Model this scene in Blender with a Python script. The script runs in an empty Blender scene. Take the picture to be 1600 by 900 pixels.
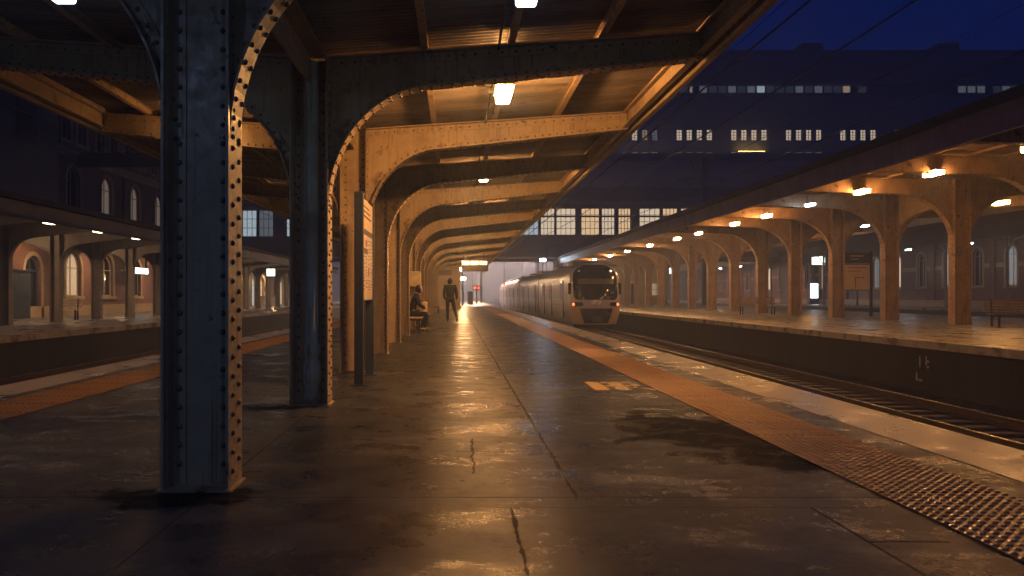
import bpy, math, random
from mathutils import Vector
random.seed(7)
R = math.radians
PI = math.pi
scene = bpy.context.scene
COL = scene.collection

# ------------------------------------------------------------------ helpers
class MB:
    """collects polygons and links them as one mesh object"""
    def __init__(s):
        s.v = []; s.f = []; s.m = []; s.s = []
    def add(s, pts, faces, mi=0, smooth=False):
        b = len(s.v)
        s.v.extend([tuple(p) for p in pts])
        for f in faces:
            s.f.append([b + i for i in f]); s.m.append(mi); s.s.append(smooth)
    def box(s, x0, x1, y0, y1, z0, z1, mi=0):
        s.add([(x0,y0,z0),(x1,y0,z0),(x1,y1,z0),(x0,y1,z0),(x0,y0,z1),(x1,y0,z1),(x1,y1,z1),(x0,y1,z1)],
              [(0,3,2,1),(4,5,6,7),(0,1,5,4),(1,2,6,5),(2,3,7,6),(3,0,4,7)], mi)
    def bbox(s, x0, x1, y0, y1, z0, z1, b=.01, mi=0):
        """box with chamfered vertical and top edges"""
        P = [(x0+b,y0),(x1-b,y0),(x1,y0+b),(x1,y1-b),(x1-b,y1),(x0+b,y1),(x0,y1-b),(x0,y0+b)]
        Q = [(x0+2*b,y0+b),(x1-2*b,y0+b),(x1-b,y0+2*b),(x1-b,y1-2*b),(x1-2*b,y1-b),(x0+2*b,y1-b),(x0+b,y1-2*b),(x0+b,y0+2*b)]
        pts = [(x,y,z0) for x,y in P]+[(x,y,z1-b) for x,y in P]+[(x,y,z1) for x,y in Q]
        fs = [tuple(range(7,-1,-1)), tuple(range(16,24))]
        for k in (0,8):
            for i in range(8):
                j = (i+1)%8
                fs.append((k+i,k+j,k+8+j,k+8+i))
        s.add(pts, fs, mi)
    def boxm(s, P, u0, u1, v0, v1, w0, w1, mi=0):
        """box through a mapping P(u,v,w)"""
        s.add([P(u0,v0,w0),P(u1,v0,w0),P(u1,v1,w0),P(u0,v1,w0),P(u0,v0,w1),P(u1,v0,w1),P(u1,v1,w1),P(u0,v1,w1)],
              [(0,3,2,1),(4,5,6,7),(0,1,5,4),(1,2,6,5),(2,3,7,6),(3,0,4,7)], mi)
    def quad(s, a, b, c, d, mi=0, smooth=False):
        s.add([a,b,c,d], [(0,1,2,3)], mi, smooth)
    def prism(s, poly, fn, t0, t1, mi=0):
        """polygon (2D) swept between t0 and t1, fn(a,b,t)->xyz"""
        n = len(poly)
        pts = [fn(a,b,t0) for a,b in poly]+[fn(a,b,t1) for a,b in poly]
        fs = [tuple(range(n-1,-1,-1)), tuple(range(n,2*n))]+[(i,(i+1)%n,n+(i+1)%n,n+i) for i in range(n)]
        s.add(pts, fs, mi)
    def tube(s, path, r, n=8, mi=0, smooth=True):
        path = [Vector(p) for p in path]
        rr = r if isinstance(r,(list,tuple)) else [r]*len(path)
        pts = []
        for i, p in enumerate(path):
            d = (path[min(i+1,len(path)-1)]-path[max(i-1,0)]).normalized()
            a = Vector((0,0,1)) if abs(d.z) < .9 else Vector((1,0,0))
            e1 = d.cross(a).normalized(); e2 = d.cross(e1)
            for k in range(n):
                t = 2*PI*k/n
                pts.append(p+e1*math.cos(t)*rr[i]+e2*math.sin(t)*rr[i])
        fs = []
        for i in range(len(path)-1):
            for k in range(n):
                fs.append((i*n+k, i*n+(k+1)%n, (i+1)*n+(k+1)%n, (i+1)*n+k))
        s.add(pts, fs, mi, smooth)
        m = len(path)-1
        s.add(pts[:n], [tuple(range(n))], mi); s.add(pts[m*n:], [tuple(range(n-1,-1,-1))], mi)
    def lathe(s, prof, cx=0, cy=0, n=16, mi=0, smooth=True, axis='z'):
        pts = []
        for r, z in prof:
            for k in range(n):
                t = 2*PI*k/n
                q = (cx+r*math.cos(t), cy+r*math.sin(t), z)
                if axis == 'y': q = (cx+r*math.cos(t), z, cy+r*math.sin(t))
                pts.append(q)
        fs = [(i*n+k, i*n+(k+1)%n, (i+1)*n+(k+1)%n, (i+1)*n+k) for i in range(len(prof)-1) for k in range(n)]
        s.add(pts, fs, mi, smooth)
        s.add(pts[:n], [tuple(range(n-1,-1,-1))], mi); s.add(pts[-n:], [tuple(range(n))], mi)
    def rivet(s, p, nrm, r=.017, n=7, mi=0):
        p = Vector(p); d = Vector(nrm).normalized()
        a = Vector((0,0,1)) if abs(d.z) < .9 else Vector((1,0,0))
        e1 = d.cross(a).normalized(); e2 = d.cross(e1)
        pts = []
        for rr, h in ((r,0),(r*.86,r*.5),(r*.45,r*.84)):
            for k in range(n):
                t = 2*PI*k/n
                pts.append(p+e1*math.cos(t)*rr+e2*math.sin(t)*rr+d*h)
        pts.append(p+d*r*.95)
        fs = [(i*n+k, i*n+(k+1)%n, (i+1)*n+(k+1)%n, (i+1)*n+k) for i in range(2) for k in range(n)]
        fs += [(2*n+k, 2*n+(k+1)%n, 3*n) for k in range(n)]
        s.add(pts, fs, mi, True)
    def sphere(s, c, rx, ry, rz, nu=16, nv=10, mi=0):
        pts = []; fs = []
        for i in range(nv+1):
            a = PI*i/nv
            for k in range(nu):
                t = 2*PI*k/nu
                pts.append((c[0]+rx*math.sin(a)*math.cos(t), c[1]+ry*math.sin(a)*math.sin(t), c[2]+rz*math.cos(a)))
        for i in range(nv):
            for k in range(nu):
                fs.append((i*nu+k, (i+1)*nu+k, (i+1)*nu+(k+1)%nu, i*nu+(k+1)%nu))
        s.add(pts, fs, mi, True)
    def build(s, name, mats, parent=None, loc=(0,0,0)):
        me = bpy.data.meshes.new(name)
        me.from_pydata(s.v, [], s.f)
        if not isinstance(mats, (list,tuple)): mats = [mats]
        for m in mats: me.materials.append(m)
        me.polygons.foreach_set('material_index', s.m)
        me.polygons.foreach_set('use_smooth', s.s)
        me.update()
        o = bpy.data.objects.new(name, me)
        COL.objects.link(o); o.location = loc
        if parent: o.parent = parent
        return o

def tag(o, label=None, cat=None, group=None, kind=None):
    if label: o['label'] = label
    if cat: o['category'] = cat
    if group: o['group'] = group
    if kind: o['kind'] = kind
    return o

def thing(name, label, cat, loc=(0,0,0), group=None, rz=0):
    o = bpy.data.objects.new(name, None)
    o.empty_display_size = .2
    COL.objects.link(o); o.location = loc; o.rotation_euler = (0,0,rz)
    return tag(o, label, cat, group, 'thing')

def structure(o, label):
    return tag(o, label, None, None, 'structure')

def dup(root, loc, label, rz=None):
    """copy of a thing with its parts and sub-parts, sharing mesh data"""
    r = root.copy(); COL.objects.link(r); r.location = loc; r['label'] = label
    if rz is not None: r.rotation_euler = (0,0,rz)
    def kids(a, b):
        for ch in list(a.children):
            c = ch.copy(); COL.objects.link(c); c.parent = b
            kids(ch, c)
    kids(root, r)
    return r

ORD = ['first','second','third','fourth','fifth','sixth','seventh','eighth','ninth','tenth','eleventh','twelfth',
       'thirteenth','fourteenth','fifteenth','sixteenth','seventeenth','eighteenth','nineteenth','twentieth',
       'twenty-first','twenty-second','twenty-third','twenty-fourth','twenty-fifth']

# ------------------------------------------------------------------ materials
class NT:
    def __init__(s, name):
        s.m = bpy.data.materials.new(name); s.m.use_nodes = True
        s.t = s.m.node_tree; s.t.nodes.clear()
        s.out = s.t.nodes.new('ShaderNodeOutputMaterial')
        s.tc = None
    def n(s, typ, ins=None, **props):
        nd = s.t.nodes.new(typ)
        for k, v in props.items(): setattr(nd, k, v)
        for k, v in (ins or {}).items(): s.set(nd.inputs[k], v)
        return nd
    def set(s, sock, v):
        if isinstance(v, bpy.types.NodeSocket): s.t.links.new(v, sock)
        elif isinstance(v, bpy.types.Node): s.t.links.new(v.outputs[0], sock)
        else:
            if isinstance(v, (list,tuple)) and len(v) == 3 and sock.type == 'RGBA': v = (*v,1)
            sock.default_value = v
    def obj(s):
        if not s.tc: s.tc = s.n('ShaderNodeTexCoord')
        return s.tc.outputs['Object']
    def xyz(s):
        return s.n('ShaderNodeSeparateXYZ', {0: s.obj()}).outputs
    def noise(s, scale, detail=4, rough=.55, vec=None, dist=0):
        return s.n('ShaderNodeTexNoise', {'Vector': vec or s.obj(), 'Scale': scale, 'Detail': detail, 'Roughness': rough, 'Distortion': dist}).outputs[0]
    def stretch(s, sx, sy, sz):
        return s.n('ShaderNodeMapping', {'Vector': s.obj(), 'Scale': (sx,sy,sz)}).outputs[0]
    def ramp(s, fac, a, b, c0=0, c1=1):
        return s.n('ShaderNodeMapRange', {'Value': fac, 'From Min': a, 'From Max': b, 'To Min': c0, 'To Max': c1}, interpolation_type='SMOOTHSTEP').outputs[0]
    def math(s, op, a, b=0, c=None):
        d = {0:a, 1:b}
        if c is not None: d[2] = c
        return s.n('ShaderNodeMath', d, operation=op).outputs[0]
    def mix(s, fac, a, b, mode='MIX'):
        nd = s.n('ShaderNodeMix', data_type='RGBA', blend_type=mode)
        s.set(nd.inputs[0], fac); s.set(nd.inputs[6], a); s.set(nd.inputs[7], b)
        return nd.outputs[2]
    def bump(s, h, strength=.3, dist=.02, nrm=None):
        d = {'Height': h, 'Strength': strength, 'Distance': dist}
        if nrm is not None: d['Normal'] = nrm
        return s.n('ShaderNodeBump', d).outputs[0]
    def princ(s, **k):
        names = {'base':'Base Color','rough':'Roughness','metal':'Metallic','normal':'Normal','spec':'Specular IOR Level',
                 'emit':'Emission Color','es':'Emission Strength','coat':'Coat Weight','crough':'Coat Roughness','trans':'Transmission Weight','alpha':'Alpha','ior':'IOR'}
        p = s.n('ShaderNodeBsdfPrincipled')
        for a, v in k.items(): s.set(p.inputs[names[a]], v)
        s.t.links.new(p.outputs[0], s.out.inputs[0])
        return s.m

def painted(name, col, dirt, rough=.45, metal=0, streak=True, spec=.5, amount=.75, rust=False):
    m = NT(name)
    a = m.noise(1.3, 6, .6); b = m.noise(14, 5, .65)
    d = m.ramp(a, .42, .66)
    if streak:
        st = m.noise(1, 5, .6, vec=m.stretch(18,18,.9))
        d = m.math('MAXIMUM', m.math('MULTIPLY', d, .7), m.ramp(st, .5, .72))
    spots = m.ramp(b, .56, .68)
    c = m.mix(m.math('MULTIPLY', d, amount), col, dirt)
    c = m.mix(m.math('MULTIPLY', spots, .28), c, dirt)
    if rust:
        ch = m.noise(4.5, 8, .72, dist=.3); sel = m.ramp(m.noise(.9, 3, .5), .45, .6)
        rs = m.math('MULTIPLY', m.ramp(ch, .57, .60), sel)
        run = m.math('MULTIPLY', m.ramp(m.noise(1, 4, .6, vec=m.stretch(26,26,.7)), .60, .70), .55)
        c = m.mix(m.math('MAXIMUM', rs, run), c, (.085,.036,.018))
        chip = m.ramp(m.noise(9, 6, .75), .655, .67)
        c = m.mix(chip, c, (.03,.022,.02))
    r = m.ramp(b, .3, .7, rough-.12, rough+.18)
    h = m.math('ADD', m.math('MULTIPLY', b, .5), m.noise(70, 3))
    return m.princ(base=c, rough=r, metal=metal, spec=spec, normal=m.bump(h, .18, .006))

def plain(name, col, rough=.5, metal=0, var=.25, scale=6, spec=.5):
    m = NT(name)
    a = m.noise(scale, 5, .6)
    c = m.mix(m.ramp(a, .3, .7), tuple(x*(1-var) for x in col), tuple(min(1,x*(1+var)) for x in col))
    return m.princ(base=c, rough=m.ramp(m.noise(scale*3,4), .3, .7, max(.03,rough-.08), min(1,rough+.1)), metal=metal, spec=spec)

def glow(name, col, strength, sampled=True):
    m = NT(name)
    mat = m.princ(base=(.6,.6,.6), rough=.4, emit=col, es=strength)
    mat.cycles.emission_sampling = 'AUTO' if sampled else 'NONE'
    return mat

def m_platform(name, main=True, bright=1.0):
    m = NT(name)
    x, y, z = m.xyz()
    big = m.noise(.5, 6, .62, dist=.2)
    mid = m.noise(2.2, 8, .68, dist=.1)
    fine = m.noise(38, 6, .7)
    grit = m.noise(160, 2, .6)
    worn = m.ramp(mid, .40, .66)
    lo, hi = ((.013,.019,.034),(.054,.065,.090)) if main else ((.013,.014,.016),(.040,.040,.042))
    c = m.mix(worn, tuple(v*bright for v in lo), tuple(v*bright for v in hi))
    c = m.mix(m.math('MULTIPLY', m.ramp(fine, .35, .7), .5), c, (.05,.05,.055))
    c = m.mix(m.math('MULTIPLY', m.ramp(big, .5, .7), .45), c, (.03,.028,.028))
    patch = m.noise(5.5, 7, .72, dist=.15)
    c = m.mix(m.math('MULTIPLY', m.ramp(patch, .50, .62), .38), c, (.020,.021,.025))
    c = m.mix(m.math('MULTIPLY', m.ramp(grit, .56, .72), .5), c, (.16,.155,.15) if main else (.2,.19,.18))
    scuff = m.ramp(m.noise(1, 6, .7, vec=m.stretch(1.2,5.5,1)), .54, .64)
    c = m.mix(m.math('MULTIPLY', scuff, .36), c, (.018,.019,.023))
    # darker soaked patches with a shape of their own
    wet = m.ramp(m.noise(.8, 5, .6, vec=m.stretch(1,1.5,1), dist=.2), .50, .66)
    rough = m.ramp(mid, .3, .72, .20, .42)
    rough = m.math('ADD', rough, m.math('MULTIPLY', m.ramp(fine, .3, .75), .09))
    if main:
        wob = m.noise(1.1, 6, .65, dist=1.2)
        def blob(cx, cy, rx, ry):
            dx = m.math('DIVIDE', m.math('SUBTRACT', x, cx), rx); dy = m.math('DIVIDE', m.math('SUBTRACT', y, cy), ry)
            q = m.math('SQRT', m.math('ADD', m.math('MULTIPLY', dx, dx), m.math('MULTIPLY', dy, dy)))
            q = m.math('ADD', q, m.math('MULTIPLY', m.math('SUBTRACT', mid, .5), 2.6))
            return m.ramp(q, .62, .98, 1, 0)
        st = blob(1.95, 6.6, .75, 1.5)
        st = m.math('MAXIMUM', st, blob(2.3, 5.5, .55, .8))
        st = m.math('MAXIMUM', st, blob(-1.5, 4.35, .55, .28))
        st = m.math('MAXIMUM', st, blob(-1.75, 7.9, .5, .3))
        c = m.mix(m.math('MULTIPLY', st, .9), c, (.010,.010,.013))
        rough = m.math('SUBTRACT', rough, m.math('MULTIPLY', st, .02))
    rough = m.math('SUBTRACT', rough, m.math('MULTIPLY', wet, .12))
    rough = m.math('ADD', rough, m.math('MULTIPLY', m.math('SUBTRACT', patch, .5), .28))
    vo = m.n('ShaderNodeTexVoronoi', {'Vector': m.obj(), 'Scale': 2.6})
    gum = m.math('MULTIPLY', m.math('LESS_THAN', vo.outputs[0], .055), m.math('GREATER_THAN', m.n('ShaderNodeSeparateColor', {0: vo.outputs[1]}).outputs[0], .55))
    c = m.mix(m.math('MULTIPLY', gum, .8), c, (.012,.012,.013))
    rough = m.math('ADD', rough, m.math('MULTIPLY', gum, .2))
    # pavement joints and cracks
    wob = m.math('MULTIPLY', m.math('SUBTRACT', m.noise(3.2, 5, .7), .5), .05)
    chip = m.ramp(m.noise(5, 4, .7), .38, .6, .004, .016)
    def line(coord, c0, w=None, lim=None, wb=1.0):
        d = m.math('ABSOLUTE', m.math('ADD', m.math('SUBTRACT', coord, c0), m.math('MULTIPLY', wob, wb)))
        v = m.math('LESS_THAN', d, w if w is not None else chip)
        if lim:
            cc, lo, hi = lim
            v = m.math('MULTIPLY', v, m.math('MULTIPLY', m.math('GREATER_THAN', cc, lo), m.math('LESS_THAN', cc, hi)))
        return v
    if main:
        ls = [line(y, 4.33, .007, None, .12), line(y, 4.12, .004, (x,.2,2.2), .3), line(x, .66, None, (y,4.33,60), .8),
              line(x, .285, None, (y,-5,4.12), .6), line(x, 1.84, .009, (y,-5,4.12), .5), line(x, -1.37, .005, (y,3.2,70), .2),
              line(y, 21.5, .02, None, .3), line(y, 38, .03, None, .3), line(x, .12, .008, (y,4.9,6.1), 2.5), line(y, 5.6, .006, (x,.0,.45), 2.5),
              line(y, 3.55, .012, (x,1.84,2.2), 1.0)]
    else:
        ls = [line(y, 30, .02), line(y, 44, .02), line(x, 16, .02), line(x, -15, .02)]
    L = ls[0]
    for k in ls[1:]: L = m.math('MAXIMUM', L, k)
    c = m.mix(m.math('MULTIPLY', L, .85), c, (.012,.011,.011))
    rough = m.math('ADD', rough, m.math('MULTIPLY', L, .3))
    h = m.math('ADD', m.math('MULTIPLY', mid, .45), m.math('ADD', m.math('MULTIPLY', fine, .30), m.math('MULTIPLY', grit, .30)))
    h = m.math('SUBTRACT', h, m.math('MULTIPLY', L, .6))
    nb = m.bump(h, .22, .02)
    return m.princ(base=c, rough=rough, normal=nb, spec=.5, ior=m.math('SUBTRACT', m.math('ADD', 1.14, m.math('MULTIPLY', wet, .16)), m.math('MULTIPLY', st, .12)) if main else 1.45)

def m_edge(name, bright=(.38,.35,.31)):
    m = NT(name)
    a = m.noise(1.6, 7, .7, dist=.5); b = m.noise(30, 5, .7)
    c = m.mix(m.ramp(a, .38, .62), tuple(v*.55 for v in bright), bright)
    c = m.mix(m.math('MULTIPLY', m.ramp(b, .5, .68), .6), c, (.09,.085,.08))
    return m.princ(base=c, rough=m.ramp(a, .35, .65, .22, .5), normal=m.bump(m.math('ADD', a, m.math('MULTIPLY', b, .4)), .35, .01))

def m_tactile(name):
    m = NT(name)
    a = m.noise(2, 5, .6); b = m.noise(45, 4, .7)
    x, y, z = m.xyz()
    c = m.mix(m.ramp(a, .35, .65), (.21,.115,.060), (.29,.165,.08))
    c = m.mix(m.math('MULTIPLY', m.ramp(b, .45, .7), .5), c, (.11,.05,.03))
    gap = m.math('LESS_THAN', m.math('FRACT', m.math('DIVIDE', m.math('ADD', y, 100), .6)), .02)
    c = m.mix(gap, c, (.03,.025,.02))
    return m.princ(base=c, rough=m.ramp(b, .3, .7, .25, .5), normal=m.bump(b, .2, .004))

def m_brick(name, axis='y', c1=(.20,.075,.05), c2=(.13,.05,.036), mortar=(.16,.13,.11), scale=1.0, soot=.6):
    m = NT(name)
    x, y, z = m.xyz()
    u = y if axis == 'y' else x
    v = m.n('ShaderNodeCombineXYZ', {0:u, 1:z, 2:0.0}).outputs[0]
    bk = m.n('ShaderNodeTexBrick', {'Vector': v, 'Color1': c1, 'Color2': c2, 'Mortar': mortar, 'Scale': scale, 'Mortar Size': .012,
             'Brick Width': .46, 'Row Height': .152, 'Bias': -.1})
    st = m.noise(.35, 6, .65); b = m.noise(5, 5, .7)
    c = m.mix(m.math('MULTIPLY', m.ramp(st, .42, .68), soot), bk.outputs[0], (.05,.035,.03))
    c = m.mix(m.math('MULTIPLY', m.ramp(b, .5, .7), .3), c, (.24,.12,.09))
    return m.princ(base=c, rough=.75, normal=m.bump(m.math('ADD', m.math('MULTIPLY', bk.outputs[1], -1), m.math('MULTIPLY', b, .4)), .5, .015))

def m_ballast(name):
    m = NT(name)
    v = m.n('ShaderNodeTexVoronoi', {'Vector': m.obj(), 'Scale': 14.0})
    a = m.noise(1.2, 5, .6)
    c = m.mix(v.outputs[1], (.025,.024,.025), (.085,.078,.074))
    c = m.mix(m.ramp(a, .4, .65), c, (.022,.02,.019))
    return m.princ(base=c, rough=.75, normal=m.bump(v.outputs[0], .9, .06))

def m_roofsheet(name, col=(.24,.20,.16)):
    m = NT(name)
    st = m.noise(1, 5, .65, vec=m.stretch(.35,3,1)); b = m.noise(4, 6, .65)
    c = m.mix(m.ramp(st, .35, .7), col, tuple(v*.45 for v in col))
    c = m.mix(m.math('MULTIPLY', m.ramp(b, .52, .68), .5), c, (.10,.055,.03))
    return m.princ(base=c, rough=.5, metal=.25)

def m_pitwall(name):
    m = NT(name)
    st = m.noise(1, 6, .65, vec=m.stretch(1,1.2,.3)); b = m.noise(9, 5, .7)
    x, y, z = m.xyz()
    c = m.mix(m.ramp(st, .35, .7), (.018,.020,.027), (.007,.007,.009))
    c = m.mix(m.math('MULTIPLY', m.ramp(b, .52, .7), .5), c, (.034,.035,.04))
    seam = m.math('LESS_THAN', m.math('FRACT', m.math('DIVIDE', m.math('ADD', y, 100), 3.1)), .008)
    c = m.mix(seam, c, (.01,.01,.01))
    return m.princ(base=c, rough=.7, normal=m.bump(b, .5, .02))

STEEL = painted('tan_steel_paint', (.40,.30,.19), (.13,.085,.05), rough=.40, amount=.7, rust=True)
STEEL_R = painted('brown_steel_paint', (.33,.22,.145), (.09,.055,.035), rough=.42, amount=.85, rust=True)
STEEL_L = painted('grey_steel_paint', (.22,.19,.17), (.07,.06,.055), rough=.45)
RIVET = plain('dark_rivet', (.15,.108,.066), .5, 0, .4, 5)  # rivet heads darker than the column paint
GUTTER = painted('gutter_paint', (.34,.27,.19), (.11,.08,.05), rough=.45)
SHEET = m_roofsheet('corrugated_sheet')
SHEET_R = m_roofsheet('canopy_sheet_brown', (.26,.19,.14))
SHEET_L = m_roofsheet('canopy_sheet_grey', (.12,.11,.11))
FASCIA_R = painted('fascia_brown', (.40,.30,.27), (.22,.16,.14), rough=.5)
FASCIA_L = painted('fascia_grey', (.16,.14,.14), (.06,.055,.055), rough=.5)
PIPE = painted('downpipe_paint', (.38,.41,.36), (.10,.07,.05), rough=.38)
BLACK = plain('black_paint', (.018,.02,.024), .4)
DARKMETAL = plain('dark_metal', (.04,.042,.045), .45, .4)
PLAT = m_platform('wet_asphalt', True)
PLAT2 = m_platform('damp_asphalt', False, 7.0)
EDGE = m_edge('worn_white_edge')
TACT = m_tactile('tactile_tile')
PITWALL = m_pitwall('sooty_platform_wall')
BALLAST = m_ballast('ballast_stone')
GROUNDM = plain('dark_ground', (.04,.038,.036), .9, 0, .4, .6)
RAILTOP = plain('rail_steel', (.35,.32,.30), .28, .9)
RUST = plain('rusty_rail', (.045,.030,.024), .7)
SLEEPER = plain('concrete_sleeper', (.10,.09,.08), .8, 0, .3, 3)
BRICK_L = m_brick('brick_sooty', 'y', (.20,.09,.07), (.14,.065,.055))
BRICK_R = m_brick('brick_red', 'y', (.22,.085,.055), (.15,.06,.04), soot=.45)
STONE = painted('sandstone', (.42,.33,.22), (.16,.12,.09), rough=.7, amount=.6)
CREAM = painted('cream_paint', (.50,.41,.29), (.24,.18,.12), rough=.5, amount=.4)
CREAMWALL = painted('cream_render', (.44,.36,.27), (.24,.19,.14), rough=.7, amount=.5)
GLASS = plain('dark_glass', (.012,.014,.018), .08, 0, .1)
OFFICE = painted('office_render', (.09,.12,.15), (.05,.06,.075), rough=.8, amount=.5)
OFFICEDARK = plain('slate_dark', (.022,.022,.026), .7, 0, .3, .4)
METALROOF = m_roofsheet('blue_grey_roof', (.13,.17,.22))
BRIDGEWALL = painted('bridge_paint', (.06,.058,.07), (.035,.033,.04), rough=.6, amount=.5)
NAVY = painted('navy_paint', (.03,.045,.075), (.02,.02,.03), rough=.5)
WOOD = plain('bench_slats', (.22,.15,.095), .4, 0, .35, 9)
SLATPALE = plain('pale_slats', (.55,.47,.36), .45, 0, .2, 9)
WIRE = plain('wire_black', (.015,.015,.016), .5)
WARM = glow('sodium_lamp', (1.0,.45,.13), 600)
WARM_D = glow('sodium_lamp_faint', (1.0,.47,.14), 38)
WARM_R = glow('sodium_lamp_wide', (1.0,.44,.12), 175)
WARM_RF = glow('sodium_lamp_far', (1.0,.50,.18), 330)
WARM_L = glow('warm_lamp_faint', (1.0,.64,.38), 24)
WARM_LB = glow('warm_lamp_wall', (1.0,.58,.28), 260)
RED_S = glow('red_side_lamp', (1.0,.07,.05), 14)
COOL = glow('cool_tube', (.55,.78,1.0), 10)
COOL_FILL = glow('cool_tube_fill', (.38,.54,1.0), 42)  # for the added fill lamps overhead
COOL_R = glow('cool_lamp', (.80,.92,1.0), 45)
FLOOD = glow('floodlight_glass', (.70,.82,1.0), 260)
LITWIN = [glow('lit_window_warm', (1.0,.66,.36), 1.05, False), glow('lit_window_pale', (1.0,.78,.54), .95, False),
          glow('lit_window_dim', (1.0,.70,.42), .35, False)]
LITDIM = glow('lit_window_low', (1.0,.75,.55), .13, False)
COOLWIN = [glow('lit_window_cool', (.75,.92,1.0), .6, False), glow('lit_window_grey', (.70,.80,.85), .17, False),
           glow('lit_window_faint', (.5,.7,.75), .04, False)]
SIGNLIT = glow('lit_sign_panel', (.88,1.0,.86), 3)
SIGNWARM = glow('lit_sign_warm', (1.0,.88,.70), .9)
RED = glow('red_lamp', (1.0,.06,.035), 7)
TAIL = glow('tail_lamp', (1.0,.075,.02), 9)
BLUEWHITE = glow('lit_vending_panel', (.72,.88,1.0), 9)

# ------------------------------------------------------------------ camera: level, looking along +Y, frame shifted as in the photograph
F = 1244.0; CX, CY = 712.0, 461.0; HC = 1.10
cam = bpy.data.cameras.new('camera'); camo = bpy.data.objects.new('camera', cam); COL.objects.link(camo)
camo.location = (0,0,HC); camo.rotation_euler = (R(90),0,0)
cam.sensor_width = 36; cam.lens = F*36/1600
cam.shift_x = (800-CX)/1600; cam.shift_y = (CY-450)/1600
cam.clip_start = .05; cam.clip_end = 3000
scene.camera = camo

# ------------------------------------------------------------------ ground, tracks and platforms
ZT = -1.28
g = MB(); g.quad((-300,-40,ZT-.02),(300,-40,ZT-.02),(300,420,ZT-.02),(-300,420,ZT-.02))
structure(g.build('ground', GROUNDM), 'dark ground beyond the station')

def ballast_bed(x0, x1, y0, y1, name, label):
    b = MB(); nx = max(6, int((x1-x0)/.35)); rnd = random.Random(3)
    ys = []; yy = y0
    while yy < y1: ys.append(yy); yy += .30 if yy < 45 else 1.6
    ys.append(y1)
    pts = []
    for a in ys:
        for i in range(nx+1): pts.append((x0+(x1-x0)*i/nx, a, ZT+rnd.uniform(0,.055)))
    fs = [(j*(nx+1)+i, j*(nx+1)+i+1, (j+1)*(nx+1)+i+1, (j+1)*(nx+1)+i) for j in range(len(ys)-1) for i in range(nx)]
    b.add(pts, fs)
    structure(b.build(name, BALLAST), label)
ballast_bed(3.85, 11.35, -5, 160, 'track_bed', 'dark ballast of the trackway beside the train')
ballast_bed(-12.1, -5.35, -5, 160, 'track_bed', 'dark ballast of the trackway to the left')
ballast_bed(27.0, 40.1, 10, 170, 'track_bed', 'dark ballast beyond the right platform')

def platform(name, x0, x1, y0, y1, top_mat, label):
    b = MB()
    b.quad((x0,y0,0),(x1,y0,0),(x1,y1,0),(x0,y1,0))
    o = b.build(name, top_mat); structure(o, label)
    w = MB()   # coping and wall below it
    for s, xe in ((-1,x0),(1,x1)):
        xi = xe-s*.14
        w.box(min(xi,xi-s*.3), max(xi,xi-s*.3), y0, y1, ZT-.5, -.18)
        w.box(min(xe-s*.001,xe-s*.5), max(xe-s*.001,xe-s*.5), y0, y1, -.18, -.004, 1)
    w.box(x0+.2, x1-.2, y0, y0+.2, ZT-.5, -.006); w.box(x0+.2, x1-.2, y1-.2, y1, ZT-.5, -.006)
    structure(w.build('platform_wall', [PITWALL, EDGE]), 'sooty wall under '+label)
platform('platform', -5.5, 4.0, -6, 150, PLAT, 'wet asphalt platform in the foreground')
platform('platform', 11.2, 27.0, 6, 150, PLAT2, 'damp platform across the tracks on the right')
platform('platform', -20.6, -12.0, 6, 150, PLAT2, 'damp platform across the tracks on the left')
platform('platform', 40.0, 46.2, 20, 170, PLAT2, 'far platform below the brick building on the right')

def strip(x0, x1, y0, y1, mat, name, label, z=.004):
    b = MB(); b.quad((x0,y0,z),(x1,y0,z),(x1,y1,z),(x0,y1,z))
    return structure(b.build(name, mat), label)
strip(3.33, 3.995, -6, 150, EDGE, 'edge_paint', 'worn white edge strip on the right of the platform')
strip(-5.495, -4.87, -6, 150, EDGE, 'edge_paint', 'worn white edge strip on the left of the platform')
strip(11.205, 11.75, 6, 150, EDGE, 'edge_paint', 'pale edge strip of the right platform')
strip(-12.5, -12.005, 6, 150, EDGE, 'edge_paint', 'pale edge strip of the left platform')
strip(40.005, 40.6, 20, 170, EDGE, 'edge_paint', 'pale edge strip of the far platform')
strip(12.05, 12.6, 6, 150, TACT, 'tactile_paving', 'orange tactile strip of the right platform')
strip(-13.3, -12.75, 6, 150, TACT, 'tactile_paving', 'orange tactile strip of the left platform')

def tactile(x0, x1, ya, yb, yc, label):
    b = MB(); z = .006
    b.quad((x0,-6,z),(x1,-6,z),(x1,150,z),(x0,150,z))
    n = 12; px = (x1-x0)/n; y = ya; j = 0
    while y < yc:
        k = 6 if y < yb else 4
        for i in range(n):
            cx = x0+(i+.5)*px; rr = .021; r2 = .013
            base = []
            for ring, r, zz in ((0,rr,z+.0005),(1,r2,z+.008)):
                for q in range(k):
                    t = 2*PI*(q+.5)/k; base.append((cx+r*math.cos(t), y+r*math.sin(t), zz))
            b.add(base, [(q,(q+1)%k,k+(q+1)%k,k+q) for q in range(k)]+[tuple(range(k,2*k))], 0)
        y += px; j += 1
    structure(b.build('tactile_paving', TACT), label)
tactile(2.33, 3.03, 2.2, 16, 46, 'orange studded tactile strip along the right edge')
tactile(-4.69, -3.97, 5.5, 14, 40, 'orange studded tactile strip along the left edge')

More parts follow.
